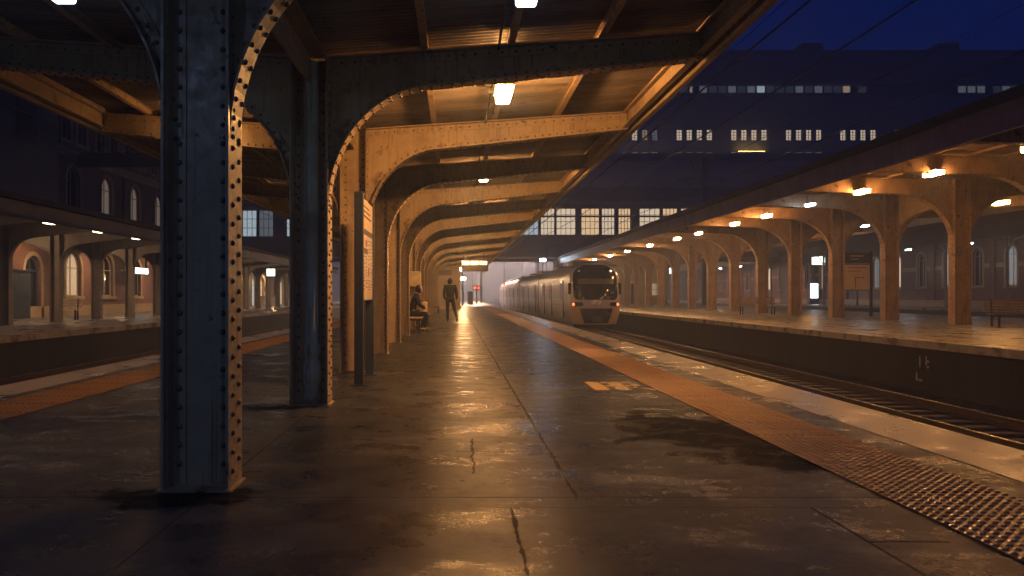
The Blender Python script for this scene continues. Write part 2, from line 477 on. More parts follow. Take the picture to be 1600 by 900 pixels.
# worn painted letters on the platform
let = MB()
def stroke(x0, x1, y0, y1): let.box(x0, x1, y0, y1, .0015, .0045)
X0, Y0, H = 1.62, 9.20, .85
stroke(X0, X0+.17, Y0, Y0+H); stroke(X0+.20, X0+.27, Y0+.36, Y0+.50); stroke(X0+.27, X0+.42, Y0, Y0+H)
stroke(X0+.20, X0+.27, Y0+.72, Y0+H)
for (a,b_,c,d) in ((.45,.58,.74,.85),(.45,.50,.40,.52),(.53,.62,.42,.66),(.50,.55,.24,.34),(.57,.66,.12,.22),(.64,.70,.0,.09)):
    stroke(X0+a, X0+b_, Y0+c, Y0+d)
tag(let.build('floor_marking', m_edge('worn_yellow_paint', (.55,.40,.18))), 'worn painted letters HR on the platform floor', 'floor marking')

# rails and sleepers
def track(xc, label, y0=4, y1=160):
    t = thing('railway_track', label, 'track', (xc, y0, ZT), 'tracks between the platforms')
    prof = [(-.07,.0),(.07,.0),(.07,.02),(.012,.045),(.012,.12),(.036,.13),(.036,.165),(-.036,.165),(-.036,.13),(-.012,.12),(-.012,.045),(-.07,.02)]
    for s in (-1,1):
        r = MB(); r.prism(prof, lambda a,b,q: (a+s*.7175, q, b+.12), 0, y1-y0)
        ro = r.build('rail', RUST, t); r2 = MB(); r2.box(s*.7175-.022, s*.7175+.022, 0, y1-y0, .2852, .289); r2.build('running_surface', RAILTOP, ro)
    sl = MB(); yy = .3
    while yy < (y1-y0):
        sl.bbox(-1.25,1.25,yy,yy+.24,-.02,.115,.015); yy += .62
    o = sl.build('sleepers', SLEEPER, t); o['kind'] = 'stuff'
track(5.65, 'steel track nearest the foreground platform, hidden under its right edge')
track(8.70, 'steel track the train stands on, beside the right platform')
track(-10.6, 'steel track beside the left platform')
track(-7.2, 'steel track under the left edge of the foreground platform')
track(30.5, 'steel track beyond the right platform', 20, 160)
track(36.8, 'steel track below the far brick building', 20, 160)

# ------------------------------------------------------------------ riveted canopy columns
def column_meshes(hw, d, ztop, zs, a, b, slope_b, arms, slope_t, mat, rv=.017, step=.108, rivets=True):
    """arms: list of (direction, length from column centre); returns shaft MB and one MB per arm"""
    t = .016
    S = MB()
    S.box(-hw+t, hw-t, -.007, .007, 0, ztop)
    for s in (-1,1):
        xo = s*hw
        S.box(min(xo,xo-s*t), max(xo,xo-s*t), -d/2, d/2, 0, ztop)
        for q in (-1,1):       # angle legs
            S.box(min(xo-s*t,xo-s*(t+.085)), max(xo-s*t,xo-s*(t+.085)), min(q*.007,q*.019), max(q*.007,q*.019), 0, ztop-.002)
            S.box(min(xo-s*t,xo-s*(t+.012)), max(xo-s*t,xo-s*(t+.012)), min(q*.019,q*.105), max(q*.019,q*.105), 0, ztop-.002)
        # base shoe
    S.box(-hw-.02, hw+.02, -d/2-.02, d/2+.02, 0, .012)
    if rivets:
        z = .10; k = 0
        while z < ztop-.1:
            for s in (-1,1):
                xo = s*hw
                if z < zs+.02 or True:
                    S.rivet((xo, -.062-(0), z), (s,0,0), rv, 7, 1); S.rivet((xo, .062, z+step*.45), (s,0,0), rv, 7, 1)
                for q in (-1,1):
                    S.rivet((xo-s*(t+.05), q*.019, z+step*.3), (0,q,0), rv, 7, 1)
            z += step; k += 1
    A = []
    for s, Ln in arms:
        M = MB()
        n1 = 14; pts = []       # soffit curve, from springing to tip
        for i in range(n1+1):
            th = PI/2*i/n1
            pts.append((hw+a*(1-math.cos(th)), zs+b*math.sin(th)))
        x_end = hw+a
        nb = 8
        # blend straight part
        for i in range(1, nb+1):
            xx = x_end+(Ln-x_end)*i/nb
            pts.append((xx, zs+b+slope_b*(xx-x_end)))
        top = lambda xx: ztop+slope_t*(xx)
        sp = lambda x, y, z: (s*x, y, z)
        # web
        for i in range(len(pts)-1):
            (xa,za),(xb,zb) = pts[i], pts[i+1]
            M.add([sp(xa,-.007,za),sp(xb,-.007,zb),sp(xb,-.007,top(xb)),sp(xa,-.007,top(xa)),
                   sp(xa,.007,za),sp(xb,.007,zb),sp(xb,.007,top(xb)),sp(xa,.007,top(xa))],
                  [(0,1,2,3),(7,6,5,4)])
            # soffit plate and the angle strips on the web
            dx, dz = xb-xa, zb-za; Lg = math.hypot(dx,dz); nx, nz = -dz/Lg, dx/Lg   # points into web
            def norm(j):
                p = pts[max(0,j-1)]; q = pts[min(len(pts)-1,j+1)]
                ex, ez = q[0]-p[0], q[1]-p[1]; l = math.hypot(ex,ez); return (-ez/l, ex/l)
            na, nb_ = norm(i), norm(i+1)
            w = d*.36
            M.add([sp(xa,-w,za),sp(xb,-w,zb),sp(xb,w,zb),sp(xa,w,za),
                   sp(xa+na[0]*.014,-w,za+na[1]*.014),sp(xb+nb_[0]*.014,-w,zb+nb_[1]*.014),sp(xb+nb_[0]*.014,w,zb+nb_[1]*.014),sp(xa+na[0]*.014,w,za+na[1]*.014)],
                  [(0,3,2,1),(4,5,6,7),(0,1,5,4),(3,7,6,2)], 0, False)
            for q in (-1,1):
                y0, y1 = q*.007, q*.026
                A0 = .015; A1 = .085
                M.add([sp(xa+na[0]*A0,y1,za+na[1]*A0),sp(xb+nb_[0]*A0,y1,zb+nb_[1]*A0),sp(xb+nb_[0]*A1,y1,zb+nb_[1]*A1),sp(xa+na[0]*A1,y1,za+na[1]*A1),
                       sp(xa+na[0]*A1,y0,za+na[1]*A1),sp(xb+nb_[0]*A1,y0,zb+nb_[1]*A1)], [(0,1,2,3),(3,2,5,4)])
        # top flange and its strips
        xa, xb = hw, Ln
        for y0, y1, h0, h1 in ((-w,w,-.0,.014),(-.026,-.0075,-.085,-.001),(.0075,.026,-.085,-.001)):
            M.add([sp(xa,y0,top(xa)+h0),sp(xb,y0,top(xb)+h0),sp(xb,y1,top(xb)+h0),sp(xa,y1,top(xa)+h0),
                   sp(xa,y0,top(xa)+h1),sp(xb,y0,top(xb)+h1),sp(xb,y1,top(xb)+h1),sp(xa,y1,top(xa)+h1)],
                  [(0,3,2,1),(4,5,6,7),(0,1,5,4),(1,2,6,5),(2,3,7,6),(3,0,4,7)])
        # end plate
        M.add([sp(Ln,-w,pts[-1][1]),sp(Ln,w,pts[-1][1]),sp(Ln,w,top(Ln)),sp(Ln,-w,top(Ln))], [(0,1,2,3)])
        if rivets:
            # walk the soffit
            acc = 0.0
            for i in range(len(pts)-1):
                (xa,za),(xb,zb) = pts[i], pts[i+1]
                dx, dz = xb-xa, zb-za; Lg = math.hypot(dx,dz); nx, nz = -dz/Lg, dx/Lg
                u = (step-acc) if acc > 0 else 0
                while u < Lg:
                    px, pz = xa+dx*u/Lg, za+dz*u/Lg
                    M.rivet(sp(px,-.062,pz), (s*-nx,0,-nz), rv, 7, 1); M.rivet(sp(px,.062,pz), (s*-nx,0,-nz), rv, 7, 1)
                    for q in (-1,1): M.rivet(sp(px+nx*.05,q*.026,pz+nz*.05), (0,q,0), rv*.9, 7, 1)
                    u += step
                acc = Lg-(u-step)
                acc = acc % step
            xx = hw+.12
            while xx < Ln-.03:
                for q in (-1,1): M.rivet(sp(xx,q*.026,top(xx)-.045), (0,q,0), rv*.9, 7, 1)
                xx += step*1.25
        A.append(M)
    return S, A

# ---- foreground platform canopy
XC = -1.46; Y1 = 4.59; SP = 3.45; NCOL = 16
TIPR, TIPL = 3.93, 3.60
S, A = column_meshes(.19, .28, 3.46, 2.0, 1.10, 1.20, .105, [(1,TIPR),(-1,TIPL)], .066, STEEL)
c0 = thing('canopy_column', '', 'column', (XC,Y1,0), 'riveted columns of the foreground canopy')
S.build('shaft', [STEEL, RIVET], c0)
for m_ in A: m_.build('bracket_arm', [STEEL, RIVET], c0)
extra = {0:'nearest riveted iron column, huge and dark in the left foreground',
         1:'second riveted column from the camera, with a downpipe on its front',
         2:'third riveted column, lit tan, right behind the information board',
         3:'fourth riveted column from the camera, its near face unlit',
         4:'fifth riveted column from the camera, with its near face lit tan',
         5:'sixth riveted column, just in front of the seated person',
         6:'seventh riveted column, with the cream notice box on it'}
for k in range(NCOL):
    lab = extra.get(k, ORD[k]+' riveted column from the camera in the foreground row')
    if k == 0: c0['label'] = lab; o = c0
    else: o = dup(c0, (XC, Y1+SP*k, 0), lab)
    if k == 1:
        p = MB()
        p.lathe([(.062,0.0),(.062,.05),(.078,.06),(.078,.10),(.066,.12),(.070,.20),(.092,.27),(.098,.33),(.088,.40),(.070,.45),(.068,.50),(.080,.52),(.080,.60),(.064,.62),
                 (.064,1.9),(.072,1.91),(.072,1.97),(.064,1.98),(.064,3.42)], .03, -.11, 20)
        p.build('downpipe', PIPE, o)

def canopy_roof(y0, y1, mat, xs_z, wl, amp, fine_to):
    """corrugated sheet: list of (x,z) across, corrugation running along x"""
    b = MB(); ys = []; y = y0
    while y < y1:
        ys.append(y); y += wl/5 if y < fine_to else wl
    ys.append(y1); n = len(xs_z)
    pts = []
    for y in ys:
        dz = amp*math.sin(2*PI*y/wl) if y < fine_to else 0
        for x, z in xs_z: pts.append((x, y, z+dz))
    fs = [(j*n+i, j*n+i+1, (j+1)*n+i+1, (j+1)*n+i) for j in range(len(ys)-1) for i in range(n-1)]
    b.add(pts, fs, 0, False)
    for y in ys: pass
    return b
CE = 66.0; CS = -5.0
can = thing('platform_canopy', 'butterfly canopy of corrugated sheet over the foreground platform', 'canopy', (0,0,0))
zr = lambda dx: 3.46+.066*dx
rb = canopy_roof(CS, CE, SHEET, [(XC-TIPL-.12, zr(TIPL)+.135),(XC,3.575),(XC+TIPR+.12, zr(TIPR)+.135)], .09, .016, 34)
rb.build('roof_sheet', SHEET, can)
for dx in (1.15,2.02,2.92,-1.15,-2.02,-2.92):
    x = XC+dx; z = zr(abs(dx))+.016
    p = MB(); p.box(x-.035, x+.035, CS, CE, z, z+.012); p.box(x-.006, x+.006, CS, CE, z+.012, z+.088); p.box(x-.035,x+.035,CS,CE,z+.088,z+.095)
    p.build('purlin', STEEL, can)
cd = MB()
for x_ in (.43, -3.36): cd.tube([(x_,CS,3.575),(x_,CE,3.575)], .014, 6)
for k in range(18):
    yy = Y1+SP*k-1.9
    for x_ in (.43,-3.36): cd.bbox(x_-.05,x_+.05,yy-.05,yy+.05,3.53,3.60,.006)
cd.build('conduit', DARKMETAL, can)
sp = MB(); sp.box(XC-.17, XC+.17, CS, CE, 3.475, 3.49); sp.box(XC-.012, XC+.012, CS, CE, 3.20, 3.475)
sp.build('spine_girder', STEEL, can)
for s, L_ in ((1,TIPR),(-1,TIPL)):
    xe = XC+s*L_; z = zr(L_)
    e = MB()
    e.box(min(xe,xe+s*.014), max(xe,xe+s*.014), CS, CE, z-.20, z+.10)
    e.box(min(xe,xe-s*.075), max(xe,xe-s*.075), CS, CE, z-.214, z-.20)
    e.box(min(xe,xe-s*.06), max(xe,xe-s*.06), CS, CE, z+.0, z+.012)
    yy = CS+.1
    while yy < 30:
        e.rivet((xe-s*.001, yy, z-.19), (-s,0,0), .013, 6); yy += .22
    e.build('edge_beam', STEEL, can)
    gt = MB(); a0, a1 = xe+s*.06, xe+s*.20
    prof = [(a0,z+.11),(a0,z-.215),(a0+s*.03,z-.235),(a1-s*.05,z-.235),(a1,z-.18),(a1,z+.10),(a1+s*.015,z+.115)]
    for i in range(len(prof)-1):
        (xa,za),(xb,zb) = prof[i], prof[i+1]
        gt.quad((xa,CS,za),(xb,CS,zb),(xb,CE,zb),(xa,CE,za))
    yy = CS+1
    while yy < CE:
        gt.box(min(xe+s*.014,a0), max(xe+s*.014,a0), yy, yy+.04, z-.05, z+.02); yy += 1.7
    gt.build('gutter', GUTTER, can)

# ---- ceiling lamps
def make_lamp(mat, w, l, h, housing, name='ceiling_lamp', rod=.2):
    t = thing(name, '', 'lamp', (0,0,0))
    b = MB(); b.bbox(-w/2-.02, w/2+.02, -l/2-.02, l/2+.02, 0, .05, .01)
    b.box(-.012,.012,-l/2+.06,-l/2+.084,.05,.05+rod); b.box(-.012,.012,l/2-.084,l/2-.06,.05,.05+rod)
    b.build('housing', housing, t)
    q = MB()
    # diffuser: rounded trough hanging below the housing
    n = 6; prof = [(-w/2,0),(-w/2*.96,-h*.75),(-w/2*.8,-h),(w/2*.8,-h),(w/2*.96,-h*.75),(w/2,0)]
    q.prism(prof, lambda a,b_,t_: (a, t_, b_-.002), -l/2, l/2)
    q.build('diffuser', mat, t)
    return t
warm0 = make_lamp(WARM, .17, .50, .09, GUTTER)
warm0['group'] = 'warm lamps under the foreground canopy'
warm1 = make_lamp(WARM_D, .17, .50, .09, GUTTER)
warm1['group'] = 'warm lamps under the foreground canopy'
cool0 = make_lamp(COOL, .17, .50, .07, GUTTER)
cool0['group'] = 'cool lamps under the foreground canopy'
XLR, XLL, ZL = .555, -3.48, 3.45
cool_fill = make_lamp(COOL_FILL, .17, .50, .07, GUTTER); cool_fill['group'] = 'cool lamps under the foreground canopy'  # unseen fill lamps added to cool the near floor and column
cool_fill.location = (XLR, .7, ZL); cool_fill['label'] = 'added cool fill lamp overhead out of view, right of the columns'
dup(cool_fill, (-3.05, .7, ZL), 'added cool fill lamp overhead out of view, left of the columns')
cool0.location = (XLR, 6.05, ZL+.0); cool0['label'] = 'cool white tube lamp under the canopy at the top centre'
dup(cool0, (-3.05, 5.98, ZL), 'cool white tube lamp under the canopy at the top left')
wy = [9.15, 15.6, 22.2, 29.2, 36.1, 43.0, 49.9, 56.8, 63.0]
for side, xx in (('right', XLR), ('left', XLL)):
    for i, yy in enumerate(wy if side == 'right' else [11.0, 18.9, 26.0, 33.0, 39.9, 46.8, 53.7, 60.6]):
        lab = '%s orange lamp from the camera under the canopy %s of the columns' % (ORD[i], side)
        if side == 'right' and i == 0:
            warm0.location = (xx, yy, ZL); warm0['label'] = 'largest orange lamp, glaring under the canopy beam at the top'
        elif side == 'left' and i == 0:
            warm1.location = (xx, yy, ZL); warm1['label'] = lab
        else: dup(warm0 if side == 'right' else warm1, (xx, yy, ZL), lab)

# ------------------------------------------------------------------ right platform canopy
XR = 18.8; YR = 29.7; SR = 4.8
S, A = column_meshes(.30, .42, 5.42, 3.0, 2.1, 1.85, .03, [(1,6.2),(-1,6.2)], .006, STEEL_R, rv=.024, step=.19)
r0 = thing('canopy_column', '', 'column', (XR,YR-2*SR,0), 'arched columns of the right platform canopy')
S.build('shaft', [STEEL_R, RIVET], r0)
for m_ in A: m_.build('bracket_arm', [STEEL_R, RIVET], r0)
for k in range(-2, 14):
    i = k+2
    lab = ORD[i]+' arched iron column from the near end of the right platform'
    if k == 0: lab = 'nearest arched iron column in view, at the far right of the right platform'
    if k == 1: lab = 'arched iron column on the right platform, just right of the map board'
    if k == 2: lab = 'arched iron column on the right platform, just left of the map board'
    if k == 3: lab = 'arched iron column beside the slatted bench on the right platform'
    if k == -2: r0['label'] = lab
    else: dup(r0, (XR, YR+SR*k, 0), lab)
RC0, RC1 = 8.0, 102.0
cr = thing('platform_canopy', 'long flat brown canopy over the right platform', 'canopy', (0,0,0))
canopy_roof(RC0, RC1, SHEET_R, [(12.5,5.60),(18.8,5.55),(25.1,5.60)], .3, .02, 60).build('roof_sheet', SHEET_R, cr)
for x in (13.6, 14.8, 16.1, 17.4, 20.2, 21.5, 22.8, 24.0):
    p = MB(); p.box(x-.05, x+.05, RC0, RC1, 5.455, 5.535); p.build('purlin', STEEL_R, cr)
for s, x in ((-1,12.6),(1,25.0)):
    f = MB(); f.box(x-.03, x+.03, RC0, RC1, 4.90, 5.50); f.box(x-.06, x+.06, RC0, RC1, 4.86, 4.90)
    f.build('fascia', FASCIA_R, cr)
    gt = MB(); gt.box(min(x,x+s*.22), max(x,x+s*.22), RC0, RC1, 5.503, 5.72); gt.build('gutter', OFFICEDARK, cr)
lampR = make_lamp(WARM_R, .26, .72, .13, STEEL_R, rod=.42); lampR['group'] = 'orange lamps under the right canopy'
placed = []
lampRf = make_lamp(WARM_RF, .26, .72, .13, STEEL_R, rod=.42); lampRf['group'] = 'orange lamps under the right canopy'
lampRc = make_lamp(COOL_R, .2, .6, .09, STEEL_R, rod=.42); lampRc['group'] = 'white lamps under the right canopy'
ry = [20.6, 25.0, 29.4, 38.4, 42.8, 49.2, 54.0, 61.5, 69.5, 77.5, 86.0]
lampRc.location = (15.0, 33.7, 4.96); lampRc['label'] = 'white lamp between orange ones under the right canopy'
dup(lampRc, (22.6, 44.0, 4.96), 'white lamp under the far side of the right canopy')
for i, yy in enumerate(ry):
    lab = ORD[i]+' orange lamp from the near end under the right canopy'
    src = lampR if yy < 45 else lampRf
    if i == 0 or (src is lampRf and 'placed' not in placed): src.location = (15.0, yy, 4.98); src['label'] = lab; placed += ['placed'] if src is lampRf else []
    else: dup(src, (15.0, yy, 4.98), lab)
for i, yy in enumerate((33.0, 52.0, 70.0)):
    dup(lampR, (22.6, yy, 4.98), ORD[i]+' orange lamp under the far side of the right canopy')

# ------------------------------------------------------------------ left platform canopy
XL = -16.4; YL = 29.0; SL = 3.7
S, A = column_meshes(.20, .30, 3.72, 2.35, .95, .86, .12, [(1,3.75),(-1,3.75)], .03, STEEL_L, rv=.018, step=.2)
l0 = thing('canopy_column', '', 'column', (XL,YL-SL,0), 'arched columns of the left platform canopy')
S.build('shaft', [STEEL_L, RIVET], l0)
for m_ in A: m_.build('bracket_arm', [STEEL_L, RIVET], l0)
for k in range(-1, 14):
    lab = ORD[k+1]+' dark arched column from the near end of the left platform'
    if k == 0: lab = 'dark arched column at the extreme left edge, on the left platform'
    if k == 1: lab = 'dark arched column just left of the slatted bench on the left platform'
    if k == 2: lab = 'dark arched column just right of the slatted bench on the left platform'
    if k == -1: l0['label'] = lab
    else: dup(l0, (XL, YL+SL*k, 0), lab)
LC0, LC1 = 10.0, 84.0
cl = thing('platform_canopy', 'long dark canopy over the left platform', 'canopy', (0,0,0))
canopy_roof(LC0, LC1, SHEET_L, [(-20.4,3.98),(-16.4,3.86),(-12.5,3.98)], .25, .018, 50).build('roof_sheet', SHEET_L, cl)
for x in (-13.4,-14.4,-15.4,-17.4,-18.4,-19.4):
    p = MB(); p.box(x-.04, x+.04, LC0, LC1, 3.845, 3.875); p.build('purlin', STEEL_L, cl)
f = MB(); f.box(-12.58, -12.54, LC0, LC1, 3.36, 3.94); f.box(-12.62, -12.50, LC0, LC1, 3.32, 3.36); f.build('fascia', FASCIA_L, cl)
gt = MB(); gt.box(-12.535, -12.32, LC0, LC1, 3.80, 3.97); gt.build('gutter', OFFICEDARK, cl)
lampLB = make_lamp(WARM_LB, .24, .55, .08, STEEL_L, rod=.1); lampLB['group'] = 'pale lamps under the left canopy'
lampL = make_lamp(WARM_L, .24, .55, .08, STEEL_L, rod=.1); lampL['group'] = 'pale lamps under the left canopy'
ll = []
for i, yy in enumerate((23.5, 27.3, 31.0, 34.7, 38.4, 45.8, 53.2, 60.6, 68.0, 75.4, 82.0)):
    ll.append((-13.9, yy, 'track', i)); 
for i, yy in enumerate((30.0, 37.2, 44.6, 52.0, 59.4, 66.8, 74.0, 81.0)):
    ll.append((-18.6, yy, 'building', i))
for j, (x, yy, side, i) in enumerate(ll):
    lab = '%s pale lamp from the near end on the %s side of the left canopy' % (ORD[i], side)
    src = lampL if side == 'track' else lampLB
    if i == 0: src.location = (x,yy,3.62); src['label'] = lab
    else: dup(src, (x,yy,3.62), lab)

# ------------------------------------------------------------------ facades
def arch_outline(u, v, w, h, n=12, arch=True):
    if not arch: return [(u-w/2,v),(u+w/2,v),(u+w/2,v+h),(u-w/2,v+h)]
    r = w/2; zc = v+h-r
    return [(u-r,v),(u+r,v)]+[(u+r*math.cos(PI*i/n), zc+r*math.sin(PI*i/n)) for i in range(n+1)]

def facade(P, u0, u1, v0, v1, ops, depth=.25):
    """wall sheet with openings and reveals through a mapping P(u,v,w) (w = outwards)"""
    W = MB()
    us = sorted(set([u0,u1]+[o['u']-o['w']/2 for o in ops]+[o['u']+o['w']/2 for o in ops]))
    vs = sorted(set([v0,v1]+[o['v'] for o in ops]+[o['v']+o['h'] for o in ops]))
    for i in range(len(us)-1):
        for j in range(len(vs)-1):
            uc, vc = (us[i]+us[i+1])/2, (vs[j]+vs[j+1])/2
            if any(abs(uc-o['u']) < o['w']/2 and o['v'] < vc < o['v']+o['h'] for o in ops): continue
            W.quad(P(us[i],vs[j],0),P(us[i+1],vs[j],0),P(us[i+1],vs[j+1],0),P(us[i],vs[j+1],0))
    for o in ops:
        ol = arch_outline(o['u'],o['v'],o['w'],o['h'],12,o.get('arch',False))
        n = len(ol)
        for i in range(n):
            a, b = ol[i], ol[(i+1)%n]
            W.quad(P(*a,0),P(*b,0),P(*b,-depth),P(*a,-depth))
        if o.get('arch'):
            u, w, vt = o['u'], o['w'], o['v']+o['h']
            arc = ol[2:]; half = len(arc)//2
            for sgn, part in ((1, arc[:half+1]), (-1, arc[half:])):
                cor = (u+sgn*w/2, vt)
                for i in range(len(part)-1):
                    W.add([P(*cor,0),P(*part[i],0),P(*part[i+1],0)], [(0,1,2)])
    return W

def window(P, o, parent, glass, frame_mat, trim=None, depth=.2, bars_u=1, bars_v=1, bw=.05):
    ol = arch_outline(o['u'],o['v'],o['w'],o['h'],12,o.get('arch',False))
    f = MB()
    u, v, w, h = o['u'], o['v'], o['w'], o['h']
    vh = v+h-(w/2 if o.get('arch') else 0)
    n = len(ol)
    cx, cz = u, v+h*.5
    # frame ring following the outline
    for i in range(n):
        a, b = ol[i], ol[(i+1)%n]
        def inn(p):
            s_ = (p[0]-cx)/(w/2); t_ = (p[1]-cz)/(h/2)
            return (p[0]-s_*bw*1.2, p[1]-t_*bw*1.2)
        ai, bi = inn(a), inn(b)
        f.add([P(*a,-depth+.05),P(*b,-depth+.05),P(*bi,-depth+.05),P(*ai,-depth+.05),P(*ai,-depth),P(*bi,-depth)], [(0,1,2,3),(3,2,5,4)])
    for k in range(1,bars_u+1):
        uu = u-w/2+w*k/(bars_u+1); hh = h
        if o.get('arch'): hh = vh-v+math.sqrt(max(0,(w/2)**2-(uu-u)**2))
        f.boxm(P, uu-bw/2, uu+bw/2, v+.02, v+hh-.02, -depth-.0, -depth+.04)
    for k in range(1,bars_v+1):
        vv = v+(vh-v)*k/bars_v if o.get('arch') else v+h*k/(bars_v+1)
        f.boxm(P, u-w/2+.02, u+w/2-.02, vv-bw/2, vv+bw/2, -depth+.001, -depth+.036)
    fo = f.build('window', frame_mat, parent)
    g_ = MB(); g_.add([P(*p,-depth-.01) for p in ol], [tuple(range(n))])
    g_.build('pane', glass, fo)
    if trim:
        t = MB(); tw = .2
        def out(p):
            if p[1] <= v+.001: return (p[0]+math.copysign(tw,p[0]-u), p[1])
            if p[1] >= vh-.001 and o.get('arch'):
                dx, dz = p[0]-u, p[1]-vh; l = math.hypot(dx,dz) or 1
                return (p[0]+dx/l*tw, p[1]+dz/l*tw)
            return (p[0]+math.copysign(tw,p[0]-u), p[1]+(tw if p[1] > v+h-.001 else 0))
        for i in range(1, n):
            a, b = ol[i], ol[(i+1)%n]
            ao, bo = out(a), out(b)
            t.add([P(*a,.05),P(*b,.05),P(*bo,.05),P(*ao,.05),P(*ao,0),P(*bo,0),P(*a,0),P(*b,0)], [(0,1,2,3),(3,2,5,4),(6,7,1,0)])
        t.boxm(P, u-w/2-tw-.05, u+w/2+tw+.05, v-.18, v-.002, -.02, .12)
        t.build('surround', trim, fo)
    return fo

# ---- left brick building
XW = -20.5
PL = lambda u, v, w: (XW+w, u, v)
bl = thing('brick_building', 'dark brick station building with arched windows behind the left platform', 'building', (XW,55,0))
bl.location = (0,0,0)
ops = []
u = 30.4; i = 0
while u < 69:
    ops.append(dict(u=u, v=5.4, w=1.5, h=2.6, arch=True, fl=1, i=i))
    ops.append(dict(u=u-.9, v=9.3, w=1.1, h=2.1, fl=2, i=i)); ops.append(dict(u=u+.9, v=9.3, w=1.1, h=2.1, fl=2, i=i))
    if i not in (1,2): ops.append(dict(u=u, v=1.05, w=1.7, h=2.35, arch=True, fl=0, i=i))
    else: ops.append(dict(u=u, v=.02, w=1.5, h=3.0, arch=True, fl=-1, i=i))
    u += 4.1; i += 1
facade(PL, 12, 71, 0, 15.5, ops).build('wall', BRICK_L, bl)
for o in ops:
    gl = GLASS
    if o['fl'] == 1 and o['i'] in (4,5,6,8,10): gl = LITDIM
    if o['fl'] == 0 and o['i'] in (0,3,6,8,9,11,12): gl = LITWIN[2]
    if o['fl'] == -1:
        fo = window(PL, o, bl, COOLWIN[1] if o['i'] == 1 else GLASS, NAVY, STONE, bars_u=1, bars_v=1, bw=.12); fo.name = 'door'
    else: window(PL, o, bl, gl, CREAM if o['fl'] == 0 else STONE, STONE, bars_u=1, bars_v=1 if o['fl'] < 2 else 1)
tr = MB()
for v0, v1, w in ((.0,.55,.05),(4.25,4.6,.12),(8.35,8.62,.14),(8.62,8.8,.24),(12.4,12.7,.16),(14.9,15.6,.3)):
    tr.boxm(PL, 12, 71, v0, v1, .002, w)
tr.build('string_course', STONE, bl)
rdp = MB(); rdp.box(-34, XW+.02, 12, 71, 15.6, 15.9); rdp.box(-34, XW-.3, 12.0, 12.2, 0, 15.6); rdp.box(-34,XW-.003,70.8,71,0,15.6); rdp.build('roof', OFFICEDARK, bl)
for yy in (32.45, 40.65, 48.85, 57.05):
    dp = MB(); dp.tube([(XW+.12,yy,4.65),(XW+.12,yy,8.3)], .06, 8); dp.tube([(XW+.28,yy,8.85),(XW+.28,yy,12.35)], .05, 8); dp.build('downpipe', BLACK, bl)
# dark projecting bay at the near end
pb = thing('corner_tower', 'plain dark stair tower rising at the left edge of the brick building', 'tower', (0,0,0))
tw = MB(); tw.box(-24, -19.3, 33.0, 38.6, 4.2, 14.5); tw.box(-24.2,-19.1,32.8,38.8,14.5,14.9); tw.build('tower_wall', NAVY, pb)
w2 = MB(); w2.box(-19.297,-19.25,35.0,36.6,8.0,10.4); w2.build('shutter', OFFICEDARK, pb)
# lit things on the left wall
sg = thing('lit_sign', 'bright white sign panel under the left canopy against the brick wall', 'sign', (-19.9,50.0,2.62))
b = MB(); b.box(-.08,.08,-1.3,1.3,-.22,.22); b.build('casing', BLACK, sg)
b = MB(); b.box(.082,.10,-1.25,1.25,-.18,.18); b.box(-1.0,.9,-1.332,-1.302,-.0,.0); b.build('lit_face', SIGNLIT, sg)
b = MB(); b.box(-.06,.06,-1.2,-1.16,.22,1.1); b.box(-.06,.06,1.16,1.2,.22,1.1); b.build('hanger', BLACK, sg)
nb = thing('notice_board', 'pale lit notice panel on the dark hoarding at the left edge', 'notice board', (-19.6,33.6,1.2))
b = MB(); b.box(-.08,.0,-.55,.55,-.75,.8); b.build('board', BLACK, nb)
b = MB(); b.box(.002,.02,-.42,.42,-.62,.68); b.build('lit_face', COOLWIN[1], nb)
ho = thing('hoarding', 'dark blue timber hoarding against the wall on the left platform', 'hoarding', (-19.85,33.0,0))
b = MB()
for k in range(9): b.box(-.1,.1,-5+k*1.0,-5+k*1.0+.985,0.02,2.15)
b.build('panel', NAVY, ho); b = MB(); b.box(-.12,.13,-5.05,4.05,2.15,2.25); b.box(-.1,.12,-5.02,4.02,1.0,1.06); b.build('rail', BLACK, ho)

# ---- cream waiting rooms further along the left platform
wr = thing('waiting_room', 'cream walled waiting room with lit doorways far along the left platform', 'building', (0,0,0))
PW = lambda u, v, w: (-19.6+w, u, v)
ops = [dict(u=74.2+3.1*k, v=.03 if k%2 else 1.0, w=1.7, h=2.9 if k%2 else 2.0, arch=True, i=k) for k in range(7)]
facade(PW, 71.5, 96, 0, 4.9, ops).build('wall', CREAMWALL, wr)
for o in ops:
    f_ = window(PW, o, wr, [LITWIN[1],COOLWIN[0],LITWIN[0],LITWIN[1],GLASS,LITWIN[1],COOLWIN[0]][o['i']], CREAM, STONE, bars_u=1, bars_v=1)
    if o['i'] % 2: f_.name = 'door'
b = MB(); b.box(-26,-19.3,71.3,96.2,4.9,5.2); b.box(-26,-19.6,71.5,71.7,0,4.9); b.build('roof', OFFICEDARK, wr)

